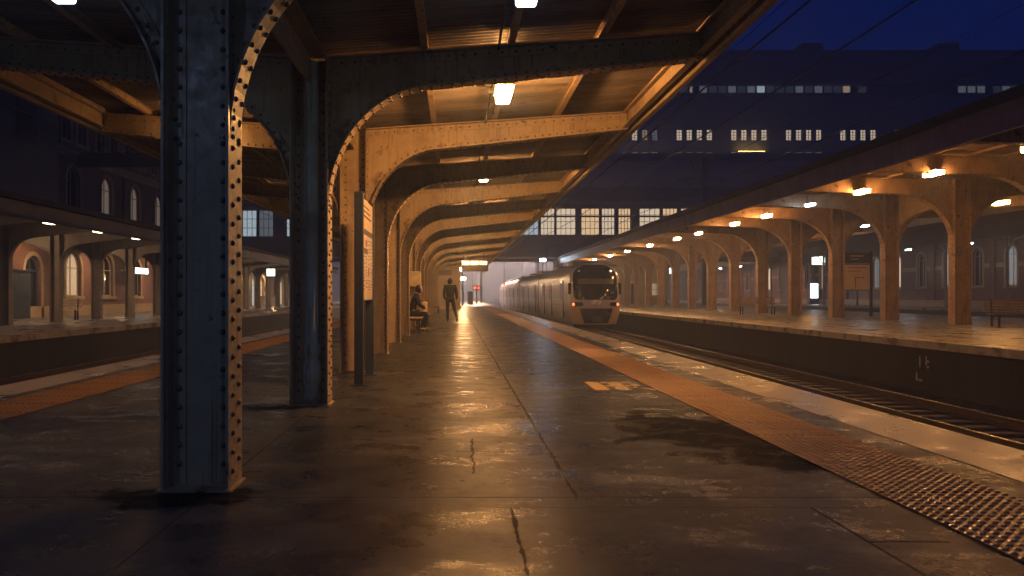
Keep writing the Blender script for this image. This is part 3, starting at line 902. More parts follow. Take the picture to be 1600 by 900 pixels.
# ---- right far brick building
XB = 46.0
PR = lambda u, v, w: (XB-w, u, v)
br = thing('brick_building', 'red brick building with stone arched windows behind the far right platform', 'building', (0,0,0))
ops = []; u = 57.4; i = 0
while u < 150:
    ops.append(dict(u=u, v=1.9, w=1.35, h=3.3, arch=True, i=i)); u += 4.25; i += 1
facade(PR, 45, 170, 0, 11, ops).build('wall', BRICK_R, br)
for o in ops:
    gl = [GLASS, COOLWIN[1], LITWIN[2], GLASS, COOLWIN[0], GLASS, LITWIN[1], COOLWIN[1]][o['i'] % 8] if o['i'] > 2 else (COOLWIN[1] if o['i'] in (1,2) else GLASS)
    window(PR, o, br, gl, CREAM, STONE, bars_u=1, bars_v=1)
tr = MB()
for o1, o2 in zip(ops[:-1], ops[1:]): tr.boxm(PR, o1['u']+.95, o2['u']-.95, 3.45, 3.85, .002, .06)
tr.boxm(PR, 45, 170, 0, .6, .002, .08); tr.boxm(PR, 45,170, 6.6,7.0,.002,.2)
tr.build('string_course', STONE, br)
pl = MB()
for k, o in enumerate(ops):
    if k % 2 == 0: pl.boxm(PR, o['u']+1.85, o['u']+2.4, .62, 6.55, .002, .22)
pl.build('pilasters', BRICK_R, br)
rf = MB(); rf.box(XB-.3, 60, 45, 170, 11, 11.5); rf.box(XB+.2,60,45,45.3,0,11); rf.build('roof', OFFICEDARK, br)
cf = thing('platform_canopy', 'dark canopy over the far platform in front of the red brick building', 'canopy', (0,0,0))
b = MB(); b.box(40.6, 45.9, 42, 160, 5.95, 6.1); b.build('roof_sheet', SHEET_L, cf)
b = MB(); b.box(40.5, 40.58, 42, 160, 5.4, 6.5); b.build('fascia', FASCIA_L, cf)
fc = thing('canopy_post', '', 'post', (41.6,60,0), 'slim posts of the far canopy')
b = MB(); b.lathe([(.16,0),(.16,.3),(.1,.35),(.09,5.2),(.14,5.4),(.14,5.85)], 0,0,10); b.build('shaft', STEEL_L, fc)
b = MB()
for s in (-1,1):
    b.tube([(s*.08,0,4.6),(s*.5,0,5.3),(s*1.1 if s<0 else 2.0,0,5.8)], .05, 6)
b.build('bracket_arm', STEEL_L, fc)
for k in range(10):
    lab = ORD[k]+' slim post from the near end of the far canopy'
    if k == 0: fc['label'] = lab
    else: dup(fc, (41.6,60+7.5*k,0), lab)
lampF = make_lamp(COOL_R, .3, .6, .12, BLACK, rod=.35); lampF['group'] = 'white lamps under the far canopy'
for k in range(9):
    lab = ORD[k]+' white lamp from the near end under the far canopy'
    p = (43.2, 58+9.0*k, 5.5)
    if k == 0: lampF.location = p; lampF['label'] = lab
    else: dup(lampF, p, lab)

# ---- far end of the right platform: cream station rooms
st = thing('station_room', 'cream waiting room with doors at the far end of the right platform', 'building', (0,0,0))
PS = lambda u, v, w: (u, 92-w, v)
ops = [dict(u=16.0+2.4*k, v=.05 if k%2==0 else 1.0, w=1.1, h=2.4 if k%2==0 else 1.5, i=k) for k in range(4)]
facade(PS, 14.6, 24.5, 0, 4.4, ops).build('wall', CREAMWALL, st)
b = MB(); b.box(14.6,14.62,92,100,0,4.4); b.box(24.48,24.5,92,100,0,4.4); b.box(14.4,24.7,91.7,100.2,4.4,4.6); b.build('roof', OFFICEDARK, st)
for o in ops: window(PS, o, st, GLASS if o['i'] % 2 == 0 else LITWIN[2], NAVY, CREAM, bars_u=1, bars_v=1)

# ------------------------------------------------------------------ footbridge
fb = thing('footbridge', 'enclosed footbridge with lit grid windows across the tracks', 'footbridge', (0,0,0))
YB = 100.0
PB = lambda u, v, w: (u, YB-w, v)
def bx(px): return (px-CX)*YB/F
def bz(py): return (CY-py)*YB/F+HC
wz0, wz1 = bz(367.5), bz(325)
groups = [(811,842,1),(844.5,867,0),(869,900,2),(908,937,0),(940,961,0),(966,986,3),(999,1032,4),(1035.5,1059,0),(1064,1085,0),(1100,1130,0),(1140,1170,0)]
gl_ = [(378,401,'c'),(404,427,'g'),(447,470,'c')]
ops = [dict(u=bx((a+b)/2), w=bx(b)-bx(a), v=wz0, h=wz1-wz0, i=k, m=m) for k,(a,b,m) in enumerate(groups)]
ops += [dict(u=bx((a+b)/2), w=bx(b)-bx(a), v=bz(370), h=bz(328)-bz(370), i=20+k, m=m) for k,(a,b,m) in enumerate(gl_)]
zb0, zb1 = bz(401), bz(318)
facade(PB, -42, 46, zb0, zb1, ops, .3).build('wall', BRIDGEWALL, fb)
b = MB(); b.box(-42,46,YB+.02,YB+5,zb0-.05,zb0+.3); b.box(-42,46,YB+5,YB+5.2,zb0,zb1); b.box(-42,46,YB-.12,YB+.0,zb0-.02,zb0+.45); b.box(-42,46,YB-.1,YB-.003,wz0-.35,wz0-.15)
b.build('deck', BRIDGEWALL, fb)
b = MB()
b.prism([(YB-.5,zb1),(YB+5.6,zb1),(YB+5.6,zb1+.3),(YB-.5,zb1+.25)], lambda a,c,t: (t,a,c), -42, 46)
b.build('roof', METALROOF, fb)
for o in ops:
    if o['i'] >= 20: gl = COOLWIN[0] if o['m'] == 'c' else COOLWIN[1]
    else: gl = [LITWIN[1], LITWIN[0]][o['i'] % 2] if o['i'] > 2 else LITWIN[1]
    if o['i'] == 0: gl = COOLWIN[0]
    window(PB, o, fb, gl, BRIDGEWALL, None, depth=.2, bars_u=3 if o['i'] < 20 else 2, bars_v=3 if o['i'] < 20 else 2, bw=.07)
    if o['i'] < 20:
        b = MB(); b.boxm(PB, o['u']-o['w']/2, o['u']+o['w']/2, wz0+(wz1-wz0)*.66, wz0+(wz1-wz0)*.72, -.15, -.05); b.build('transom', BRIDGEWALL, fb)
# bridge piers
pr = MB()
for x in (-32,-14.2,13.2,26.0,43):
    pr.box(x-.4,x+.4,YB+.5,YB+4.5,ZT,zb0-.06)
pr.build('piers', BRIDGEWALL, fb)

# ---- concourse building with sloping roof behind the bridge
cb = thing('concourse_building', 'low dark blue concourse roof between the footbridge and the office block', 'building', (0,0,0))
b = MB()
zA, zB_, zC = bz(322), 15.8, 25.9
b.quad((-45,106,zA),(110,106,zA),(110,118,zB_-.4),(-45,118,zB_-.4))
b.quad((-45,119,zB_+1.3),(110,119,zB_+1.3),(110,140,zC-1.2),(-45,140,zC-1.2))
b.build('roof', METALROOF, cb)
b = MB(); b.box(-45,110,105.7,106,5.5,zA); b.box(-45,110,118,119,zB_-.6,zB_+1.25); b.box(-45,110,140,141,zC-2,zC); b.build('wall', OFFICEDARK, cb)

# ---- office block
YO = 150.0
PO = lambda u, v, w: (u, YO-w, v)
def ox(px): return (px-CX)*YO/F
def oz(py): return (CY-py)*YO/F+HC
of = thing('office_block', 'big dark office block with rows of lit windows under the night sky', 'building', (0,0,0))
ops = []
gc = [915, 1000, 1085.5, 1171, 1256.5, 1341.5, 1427, 1512]
for gi, c in enumerate(gc):
    for k in range(4):
        px = c-23.6+15.7*k
        ops.append(dict(u=ox(px), w=ox(9.5)-ox(0), v=oz(219.5), h=oz(202)-oz(219.5), gi=gi, k=k, row=0))
        ops.append(dict(u=ox(px), w=ox(9.5)-ox(0), v=oz(253), h=oz(236.5)-oz(253), gi=gi, k=k, row=1))
ops.sort(key=lambda o: o['u'])
facade(PO, -20, 135, 0, oz(147), ops, .5).build('wall', OFFICE, of)
for o in ops:
    if o['row'] == 0: gl = LITWIN[1] if o['gi'] in (3,4,5,6) else ([COOLWIN[1], LITWIN[1], LITWIN[2], COOLWIN[1]][o['k']] if o['gi'] == 1 else [LITWIN[1],LITWIN[2]][o['gi'] % 2])
    else: gl = LITWIN[2] if o['gi'] in (1,2,3,4) else GLASS
    window(PO, o, of, gl, OFFICEDARK, None, depth=.3, bars_u=1, bars_v=3 if o['row'] == 0 else 1, bw=.09)
# attic ribbon windows
b = MB(); b.box(-20,135,YO+1.2,YO+20,oz(147),oz(120)); b.build('attic_wall', OFFICEDARK, of)
b = MB(); b.box(-20,135,YO-.5,YO+1.3,oz(150),oz(146.6)); b.box(-20,135,YO-.7,YO-.001,oz(243),oz(240)); b.build('ledge', OFFICEDARK, of)
rib = []
x = 1062
rnd = random.Random(5)
while x < 1320: rib.append((x, 13, rnd.choice([COOLWIN[1],COOLWIN[2],COOLWIN[2],COOLWIN[2]]))); x += 15
rib += [(1316,12,LITWIN[2]),(1340,14,COOLWIN[2]),(1496,13,COOLWIN[1]),(1511,13,COOLWIN[1]),(1526,13,COOLWIN[1]),(1551,12,COOLWIN[2]),(1565,13,COOLWIN[1]),(1580,14,COOLWIN[1])]
rib[8] = (rib[8][0], 13, COOLWIN[0]); rib[1] = (rib[1][0], 5, LITWIN[2])
sc = (YO+1.2)/YO
for x, w, mt in rib:
    b = MB(); b.box(ox(x)*sc, ox(x+w)*sc, YO+1.12, YO+1.17, oz(145.5)*sc, oz(134.5)*sc); wo = b.build('window', OFFICEDARK, of)
    b = MB(); b.box(ox(x+.6)*sc, ox(x+w-.6)*sc, YO+1.08, YO+1.117, oz(145)*sc, oz(135)*sc); b.build('pane', mt, wo)
b = MB()
b.box(-22,137,YO-.4,YO+22,oz(132),oz(128))
b.prism([(YO-.2,oz(128)),(YO+3.5,(CY-78)*(YO+3.5)/F+HC),(YO+20,(CY-78)*(YO+3.5)/F+HC),(YO+22,oz(128))], lambda a,c,t: (t,a,c), -22, 137)
b.build('roof', OFFICEDARK, of)
for a, c, t_ in ((1252,1287,66),(1466,1500,66)):
    b = MB(); b.bbox(ox(a)*1.027, ox(c)*1.027, YO+4, YO+9, oz(82), (CY-t_)*(YO+4)/F+HC, .2); b.build('chimney', OFFICEDARK, of)
# warm facade light on the ledge under one window group
fl = thing('facade_light', 'amber floodlight glowing on the office ledge below a window group', 'floodlight', (ox(1171),YO-1.0,oz(240.5)))
b = MB(); b.bbox(-2.6,2.6,-.2,.2,0,.25,.04); b.build('housing', BLACK, fl)
b = MB(); b.box(-2.5,2.5,-.14,.16,.252,.30); b.build('lens', glow('amber_floodlight', (1.0,.5,.12), 34), fl)

# mast on the concourse
ms = thing('lattice_mast', 'dark mast with braced arms in front of the blue concourse roof', 'mast', (bx(1091),97.5,0))
b = MB(); b.box(-.32,.32,-.3,.3,ZT,bz(252)); b.build('post', BLACK, ms)
b = MB()
for (x0,z0,x1,z1) in ((0,bz(330),-3.2,bz(262)),(0,bz(330),2.6,bz(275)),(0,bz(300),-2.0,bz(250)),(-3.6,bz(285),2.6,bz(285))):
    b.tube([(x0,0,z0),(x1,0,z1)], .06, 6)
b.build('brace', BLACK, ms)

# ------------------------------------------------------------------ overhead line
def wire(name, pts, r, label, grp='overhead wires'):
    b = MB(); b.tube(pts, r, 5); return tag(b.build(name, WIRE), label, 'wire', grp)
def sag(x, z, y0, y1, span, drop):
    out = []; y = y0
    while y <= y1:
        f_ = ((y-y0) % span)/span
        out.append((x, y, z-drop*4*f_*(1-f_))); y += span/8
    return out
wire('contact_wire', [(5.65,2,5.80),(5.65,150,5.80)], .022, 'lower overhead wire above the near track at upper right')
wire('catenary_wire', sag(8.7,6.9,2,150,37,.25), .022, 'overhead wire crossing the office windows towards the train')
wire('contact_wire', [(8.7,2,5.55),(8.7,150,5.55)], .007, 'contact wire straight above the train track')
wire('catenary_wire', sag(5.65,6.35,2,150,37,.25), .007, 'upper overhead wire above the near track at upper right')
wire('feeder_wire', sag(14.6,7.6,8,120,56,.3), .02, 'overhead wire above the right canopy at the picture edge')
wire('contact_wire', [(-10.6,12,5.6),(-10.6,150,5.6)], .012, 'contact wire above the left track')
def gantry(y, x0, x1, z, label, posts=True):
    t = thing('overhead_gantry', label, 'gantry', (0,y,0), 'overhead line gantries')
    b = MB(); b.box(x0,x1,-.12,.12,z,z+.16); b.box(x0,x1,-.12,.12,z+.62,z+.78)
    n = int((x1-x0)/.9)
    for k in range(n):
        xa = x0+(x1-x0)*k/n; xb = x0+(x1-x0)*(k+1)/n
        b.tube([(xa,0,z+.1 if k%2 else z+.68),(xb,0,z+.68 if k%2 else z+.1)], .035, 5)
    b.build('beam', BLACK, t)
    if posts:
        for x in (x0,x1):
            b = MB(); b.box(x-.15,x+.15,-.15,.15,0,z+.8); b.build('post', BLACK, t)
    for x in (5.65,8.7) if x1 > 0 else (-10.6,-7.2):
        b = MB(); b.tube([(x,0,z),(x,0,z-1.2)], .04, 6); b.tube([(x-.5,0,z-.55),(x+.35,0,z-.9)], .03, 6); b.build('dropper', BLACK, t)
gantry(112, 3.6, 11.6, 6.6, 'lattice gantry above the train beyond the footbridge')
gantry(134, 3.6, 11.6, 6.6, 'farthest lattice gantry beyond the footbridge in the fog')
tg = thing('overhead_gantry', 'dark cross beam and post in front of the left brick building', 'gantry', (0,43,0), 'overhead line gantries')
b = MB(); b.box(-21.4,-5.8,-.18,.18,8.0,8.75); b.build('beam', BLACK, tg)
b = MB(); b.box(-12.35,-12.1,-.14,.14,0,8.0) if False else b.box(-5.8,-5.5,-.15,.15,3.9,8.75); b.build('post', BLACK, tg)
b = MB(); b.tube([(-10.6,0,8.0),(-10.6,0,6.1)], .05, 6); b.tube([(-10.6,0,6.9),(-11.4,0,8.0)], .04, 6); b.build('dropper', BLACK, tg)

# ------------------------------------------------------------------ train
tn = thing('passenger_train', 'silver electric train with black windscreen and glowing tail lamps on the middle track', 'train', (8.70,49.0,0))
SILVER = painted('train_silver', (.30,.32,.36), (.15,.15,.16), rough=.36, metal=.5, streak=False, amount=.4)
TFRONT = painted('train_front_grey', (.34,.37,.47), (.22,.22,.26), rough=.3, streak=False, amount=.4)
TCREAM = painted('train_front_orange', (.42,.29,.17), (.25,.17,.10), rough=.35, streak=False, amount=.4)
TBLACK = plain('train_black', (.015,.015,.018), .22, 0, .2)
TROOF = painted('train_roof', (.16,.155,.155), (.07,.065,.06), rough=.5)
UNDER = plain('underframe', (.03,.028,.026), .8)
SGLASS = plain('side_glass', (.13,.13,.14), .34, .3, .1)
TGLASS = plain('train_glass', (.012,.014,.020), .05, 0, .1)
ZB, ZR = -.72, 3.14
def hw(z):
    if z > 1.9:
        t_ = min(1, (z-1.9)/(ZR-1.9)); return 1.55*max(.02, (1-(t_*.985)**2.9))**(1/2.3)
    if z < .2: return 1.55-.20*((.2-z)/.92)**1.6
    return 1.55
def front(u, z, off=0.0):
    h = hw(z)
    lean = .10+ (.75*max(0,(z-.75)/2.4)**1.6) + (.16*max(0,(.35-z)/1.1)**1.5)
    y = lean + .62*abs(u)**3.2 + .04*u*u - off
    return (h*u, y, z)
def fpatch(M, outline_fn, u0, u1, z0, z1, off, n=18, mi=0):
    """patch of the front surface clipped by scaling each row with outline_fn(t) in 0..1"""
    pts = []
    for j in range(n+1):
        z = z0+(z1-z0)*j/n; k = outline_fn(j/n)
        for i in range(n+1):
            uu = (u0+u1)/2+(u1-u0)/2*k*(2*i/n-1); pts.append(front(uu, z, off))
    M.add(pts, [(j*(n+1)+i, j*(n+1)+i+1, (j+1)*(n+1)+i+1, (j+1)*(n+1)+i) for j in range(n) for i in range(n)], mi, True)
def rnd_rect(r0, r1, p=2.6):
    def f_(t):
        if t < r0: q = 1-t/r0; return 1-.14*q**p
        if t > r1: q = (t-r1)/(1-r1); return 1-.24*q**p
        return 1
    return f_
fr = MB(); nz, nu = 34, 28; pts = []
for j in range(nz+1):
    z = ZB+(ZR-ZB)*j/nz
    for i in range(nu+1): pts.append(front(2*i/nu-1, z))
fr.add(pts, [(j*(nu+1)+i, j*(nu+1)+i+1, (j+1)*(nu+1)+i+1, (j+1)*(nu+1)+i) for j in range(nz) for i in range(nu)], 0, True)
cab = fr.build('cab_front', TFRONT, tn)
def fpart(name, mat, fn, u0, u1, z0, z1, off, parent=cab):
    M = MB(); fpatch(M, fn, u0, u1, z0, z1, off); return M.build(name, mat, parent)
fpart('windscreen', TGLASS, rnd_rect(.16,.78), -.89, .89, .80, 2.98, .012)
fpart('lower_surround', TCREAM, lambda t: 1-.06*(1-t)**2, -.985, .985, -.70, .36, .008)
fpart('coupler_recess', TBLACK, lambda t: .80+.20*t, -.66, .66, -.66, .27, .016)
fpart('destination_blind', plain('blind_grey', (.10,.095,.10), .4), lambda t: 1, -.72, .72, 1.78, 2.12, .017)
wp = MB()
for s_ in (-1,1):
    pts_ = [front((s_*.10+s_*.45*t_)/1.55, .90+.75*t_, .035) for t_ in (0,.25,.5,.75,1)]
    wp.tube(pts_, .016, 5)
wp.build('wiper', BLACK, cab)
b = MB(); b.box(-.28,.28,-.10,.25,-.55,-.25); b.tube([(0,-.35,-.4),(0,.1,-.4)], .10, 10); b.build('coupler', DARKMETAL, cab)
for s in (-1,1):
    # lamp pocket and lamps
    fpart('lamp_pocket', TBLACK, lambda t: 1-.3*(2*t-1)**2, s*.74-.22, s*.74+.22, .40, .66, .014)
    p = front(s*.88, .52, .02)
    L_ = MB(); L_.sphere((p[0],p[1],p[2]), .085, .05, .085, 12, 8); L_.build('tail_lamp', TAIL, cab)
    p = front(s*.62, .53, .02)
    L_ = MB(); L_.sphere((p[0],p[1],p[2]), .07, .04, .07, 12, 8); L_.build('headlight', GLASS, cab)
    p = front(s*.70, 2.60, .03)
    L_ = MB(); L_.sphere((p[0],p[1],p[2]), .07, .03, .07, 12, 8)
    L_.build('marker_lamp', glow('marker_warm', (1.0,.72,.4), 4.0) if s > 0 else glow('marker_dim', (.5,.6,.9), .12), cab)
    # mirrors / side fairing
    mr = MB(); mr.bbox(s*1.58-.07, s*1.58+.07, .75, .98, 1.15, 1.85, .02); mr.tube([(s*1.5,.9,1.8),(s*1.58,.85,1.7)], .03, 6); mr.build('mirror', TBLACK, tn)
# emblem: twin opposed swooshes
em = MB()
def swoosh(sx, x0):
    out = []
    for i in range(7):
        t_ = i/6; out.append((x0+sx*(-.24+.42*t_), .70+.11*math.sin(t_*PI*.9)-.02))
    for i in range(7):
        t_ = 1-i/6; out.append((x0+sx*(-.24+.42*t_), .70+.045*math.sin(t_*PI*.9)-.05))
    n_ = len(out)//2
    for i in range(n_-1):
        q = [out[i], out[i+1], out[len(out)-2-i], out[len(out)-1-i]]
        em.add([front(a/hw(z), z, .02) for a, z in q], [(0,1,2,3)])
swoosh(1.2, -.07)
for (xa,za,xb,zb) in ((.0,.80,.32,.70),(.32,.70,.06,.56),(-.34,.58,.0,.70),(-.34,.70,-.05,.80)):
    q = [(xa,za),(xb,zb),(xb,zb-.075),(xa,za-.075)]
    em.add([front(a/hw(z), z, .021) for a, z in q], [(0,1,2,3)])
em.build('emblem', plain('emblem_white', (.85,.84,.82), .4), cab)
# carriages
prof = [(ZB+(1.9-ZB)*i/8) for i in range(9)]+[1.9+(ZR-1.9)*(1-(1-i/12)**1.6) for i in range(1,13)]
outline = [(-hw(z), z) for z in prof]+[(hw(z), z) for z in reversed(prof)]
CLN = 19.6; GAP = .55
for c in range(4):
    y0 = .72 if c == 0 else c*(CLN+GAP); y1 = c*(CLN+GAP)+CLN
    M = MB(); n = len(outline)
    segs = [y0, y1]
    if c == 0: segs = [y0, y0+.6, y1]
    rows = []
    for y in segs: rows += [(a, y, z) for a, z in outline]
    if c == 0:
        for k in range(n):     # meet the sloped front
            a, z = outline[k]; s = -1 if a < 0 else 1
            rows[k] = front(s, z, .0)
    fs = []; 
    for j in range(len(segs)-1):
        for k in range(n): fs.append((j*n+k, j*n+(k+1)%n, (j+1)*n+(k+1)%n, (j+1)*n+k))
    M.add(rows, fs, 0, True)
    M.add(rows[-n:], [tuple(range(n))], 1)
    if c: M.add(rows[:n], [tuple(range(n-1,-1,-1))], 1)
    body = M.build('carriage', [SILVER, TBLACK], tn)
    if c: body['label'] = ORD[c]+' silver carriage of the train'
    U = MB(); U.box(-1.2,1.2,y0+1.0,y1-.4,-1.05,ZB-.003)
    for yy in (y0+2.4, y0+4.6, y1-4.6, y1-2.4):
        for s in (-1,1): U.lathe([(.42,s*.72-.06),(.42,s*.72+.06)], 0, 0, 16) if False else None
    U.build('underframe', UNDER, body)
    RF = MB()
    RF.bbox(-.75,.75,y0+4.5,y0+8.2,3.13,3.36,.06); RF.bbox(-.75,.75,y1-7.0,y1-3.4,3.13,3.36,.06)
    RF.build('roof_unit', TROOF, body)
    if c == 1:
        PT = MB()
        PT.tube([(-.6,y0+2,3.3),(-.5,y0+3.4,4.4),(-.5,y0+2.2,5.45)], .035, 6); PT.tube([(.6,y0+2,3.3),(.5,y0+3.4,4.4),(.5,y0+2.2,5.45)], .035, 6)
        PT.tube([(-.8,y0+2.2,5.48),(.8,y0+2.2,5.48)], .03, 6); PT.build('pantograph', BLACK, body)
    if c < 3:
        GB = MB(); GB.box(-1.1,1.1,y1+.001,y1+GAP-.001,-.5,2.8); GB.build('gangway', TBLACK, body)
    for s in (-1,1):
        def sidebox(name, mat, ya, yb, za, zb, off, parent):
            b_ = MB(); xo = s*(1.55+off)
            b_.box(min(xo, s*1.50), max(xo, s*1.50), ya, yb, za, zb)
            return b_.build(name, mat, parent)
        ds = [y0+3.2, y0+9.6, y1-4.6] if c == 0 else [y0+2.2, y0+8.6, y0+15.0]
        for dy in ds:
            dr = sidebox('door', TBLACK, dy-.12, dy+1.52, -.42, 2.02, .035, body)
            for q in (0,1):
                sidebox('door_leaf', SILVER, dy+.02+q*.70, dy+.68+q*.70, -.38, 1.97, .045, dr)
                sidebox('door_window', TGLASS, dy+.16+q*.70, dy+.54+q*.70, .75, 1.85, .049, dr)
        spans = sorted([y0+.9]+[v for dy in ds for v in (dy-.5, dy+1.9)]+[y1-.5])
        for k in range(0, len(spans), 2):
            a, b2 = spans[k], spans[k+1]
            if b2-a < .8: continue
            m_ = max(1, int((b2-a)/1.7))
            for q in range(m_):
                sidebox('window', SGLASS, a+(b2-a)*q/m_+.08, a+(b2-a)*(q+1)/m_-.08, .85, 1.80, .006, body)
        sidebox('stripe', TROOF, y0+.8, y1-.3, .40, .44, .004, body)
for yy, z in ((66.0,2.42),):
    b = MB(); b.sphere((-1.60,yy,z), .07,.07,.07, 10, 8); b.build('side_lamp', RED_S, tn)

# ------------------------------------------------------------------ furniture and signs
def make_bench(label, loc, rz=0, L=2.2, mat=WOOD, grp='slatted benches on the platforms'):
    t = thing('bench', label, 'bench', loc, grp, rz)
    s_ = MB()
    for k in range(4): s_.bbox(-.0+k*.115, .10+k*.115, -L/2, L/2, .42, .455, .006)
    s_.build('seat', mat, t)
    bk = MB()
    for k in range(4):
        z = .56+k*.095; x = -.03-.06*k*.3
        bk.box(x-.03, x, -L/2, L/2, z, z+.075)
    bk.build('backrest', mat, t)
    for yy in (-L/2+.2, L/2-.2):
        lg = MB()
        lg.box(.36,.41,yy-.03,yy+.03,0,.418); lg.box(-.02,.03,yy-.03,yy+.03,0,.418); lg.box(-.02,.43,yy-.025,yy+.025,.375,.417)
        lg.tube([(0,yy,.42),(-.055,yy,.95)], .022, 6)
        lg.build('leg', BLACK, t)
    return t
make_bench('bench the seated person sits on, between the sixth and seventh columns', (-1.42,23.45,0), 0, 2.1)
make_bench('bench just beyond the seated person in the foreground row of columns', (-1.36,26.95,0), 0, 2.1)
make_bench('bench far along the column row, left of the walking person', (-1.42,47.7,0), 0, 2.1)
make_bench('pale slatted bench on the left platform between two dark columns', (-17.35,35.6,0), R(-80), 1.25, SLATPALE)
make_bench('slatted bench on the right platform beside a column, left of the map board', (17.2,45.6,0), R(-90), 2.2)
make_bench('bench cut off by the right picture edge on the right platform', (19.75,28.0,0), R(-90), 2.2)

# tall information board beside the third column
ib = thing('information_board', 'tall two-post information board with cream timetable panel beside the third column', 'information board', (-1.18,10.35,0))
for yy, base in ((-.62,0),(.62,0)):
    b = MB(); b.bbox(-.055,.055,yy-.05,yy+.05,0,2.36,.006); b.box(-.10,.10,yy-.10,yy+.10,0,.012); b.build('post', NAVY, ib)
b = MB(); b.box(-.03,.03,-.568,.568,1.03,2.31); b.build('panel', BLACK, ib)
b = MB(); b.box(.031,.040,-.56,.56,1.04,2.30); pn = b.build('poster', plain('cream_poster', (.62,.50,.36), .35, 0, .08), ib)
INK = plain('poster_ink', (.06,.045,.035), .5); INK2 = plain('poster_red', (.35,.12,.07), .5)
b = MB()
b.box(.041,.043,-.55,.55,1.86,1.93); b.box(.041,.043,-.53,-.05,1.62,1.69)
for k in range(3): b.box(.041,.043,-.45,.1+.12*k,2.20-.06*k,2.222-.06*k)
rnd = random.Random(2)
for cxx in (-.5,-.25,.05,.32):
    z = 1.80 if cxx > -.1 else 1.58
    while z > 1.15:
        b.box(.041,.0425,cxx,cxx+rnd.uniform(.08,.2),z,z+.012); z -= rnd.uniform(.03,.06)
b.build('print', INK, pn)
b = MB(); b.box(.041,.0435,-.28,-.1,1.72,1.80); b.lathe([(.05,.0405),(.05,.0435)], 0,0,12) if False else None; b.box(.041,.0435,.0,.12,1.36,1.44); b.build('print_accent', INK2, pn)

# map board on right platform
mb = thing('map_board', 'upright map board with dark header on two posts on the right platform', 'map board', (1337*0+ (1338-CX)*41.0/F, 41.0, 0), None, R(8))
for xx in (-.82,.82):
    b = MB(); b.bbox(xx-.06,xx+.06,-.06,.06,0,3.35,.01); b.build('post', BLACK, mb)
b = MB(); b.box(-.755,.755,-.035,.035,1.35,2.70); b.build('panel', BLACK, mb)
b = MB(); b.box(-.72,.72,-.045,-.037,1.38,2.66); ps = b.build('poster', plain('map_poster', (.62,.46,.30), .4, 0, .1), mb)
b = MB(); b.box(-.1,-.06,-.049,-.046,1.45,2.0); b.box(-.1,.4,-.049,-.046,1.98,2.02); b.box(-.5,.5,-.049,-.046,2.5,2.53); b.box(-.5,.2,-.049,-.046,2.3,2.32); b.build('print', INK, ps)
b = MB(); b.box(-.755,.755,-.04,.04,2.74,3.30); hd = b.build('header', NAVY, mb)
b = MB(); b.box(-.35,.35,-.046,-.041,3.08,3.14); b.box(-.35,.1,-.046,-.041,2.92,2.97); b.build('print', plain('header_print', (.4,.36,.3), .5), hd)

# cream notice box on the seventh column
nb = thing('notice_box', 'cream notice box fixed to the column behind the seated person', 'notice box', (-1.29,25.0,1.62))
b = MB(); b.bbox(-.20,.20,-.09,.125,-.24,.22,.02); b.build('case', CREAM, nb)
b = MB(); b.box(-.17,.17,-.096,-.091,-.2,.18); b.build('front_panel', plain('panel_beige', (.46,.38,.26), .5), nb)

# hanging departure indicator
di = thing('departure_indicator', 'hanging indicator sign with lit white panels at the end of the canopy', 'sign', (1.05,44.0,2.62))
b = MB(); b.bbox(-.75,.75,-.10,.10,-.22,.40,.02); b.build('case', BLACK, di)
for k in range(3):
    b = MB(); b.box(-.70+k*.48,-.70+k*.48+.42,-.118,-.102,.14,.36); b.build('lit_panel', SIGNWARM, di)
for x in (-.5,.5):
    b = MB(); b.box(x-.02,x+.02,-.02,.02,.40,1.0); b.build('hanger', BLACK, di)

# kiosk at the platform's far end
ks = thing('platform_kiosk', 'cream platform kiosk with closed door at the far end of the column row', 'kiosk', (-1.35,61.5,0))
b = MB(); b.box(-1.7,1.7,0,4,0,3.38); b.box(-1.78,1.78,-.05,4.05,0,.25); b.box(-1.8,1.8,-.1,4.1,3.38,3.46); b.build('wall', CREAM, ks)
b = MB(); b.box(-.2,1.05,-.06,-.002,.26,2.3); d_ = b.build('door', CREAMWALL, ks); b = MB(); b.box(.9,.95,-.1,-.061,1.1,1.2); b.build('handle', DARKMETAL, d_)
b = MB(); b.box(-.05,1.05,-.07,-.002,2.62,3.05); b.build('name_board', plain('board_brown', (.14,.09,.07), .5), ks)
b = MB(); b.box(1.3,1.38,-.06,-.002,.26,3.37); b.box(-.3,-.22,-.06,-.002,.26,2.5); b.build('trim', CREAM, ks)

# lit box sign, vending machine on the far platforms
ls = thing('lit_sign', 'glowing white box sign hanging far along the left platform', 'sign', (-13.9,60.0,2.8))
b = MB(); b.bbox(-.33,.33,-.12,.12,-.30,.30,.03); b.box(-.02,.02,-.02,.02,.30,.9); b.build('casing', BLACK, ls)
b = MB(); b.box(-.31,.31,-.14,-.122,-.27,.27); b.box(-.31,.31,.122,.14,-.27,.27); b.build('lit_face', SIGNLIT, ls)
ls2 = thing('lit_sign', 'glowing white box sign hanging between columns beyond the right platform', 'sign', (42.3,93.0,5.15))
b = MB(); b.bbox(-.8,.8,-.15,.15,-.55,.55,.03); b.box(-.03,.03,-.03,.03,.55,.9); b.build('casing', BLACK, ls2)
b = MB(); b.box(-.76,.76,-.17,-.152,-.51,.51); b.build('lit_face', SIGNLIT, ls2)
ls3 = thing('lit_sign', 'small pale blue lit sign above the far end of the right platform', 'sign', (23.4,94.0-8.0,3.7))
b = MB(); b.bbox(-.4,.4,-.1,.1,-.35,.35,.03); b.box(-.03,.03,-.03,.03,.35,1.65); b.build('casing', BLACK, ls3)
b = MB(); b.box(-.36,.36,-.12,-.102,-.31,.31); b.build('lit_face', glow('pale_blue_sign', (.75,.95,.95), 2.5), ls3)
vm = thing('vending_machine', 'bright white vending machine glowing beyond the right platform', 'vending machine', (42.6,95.0,0))
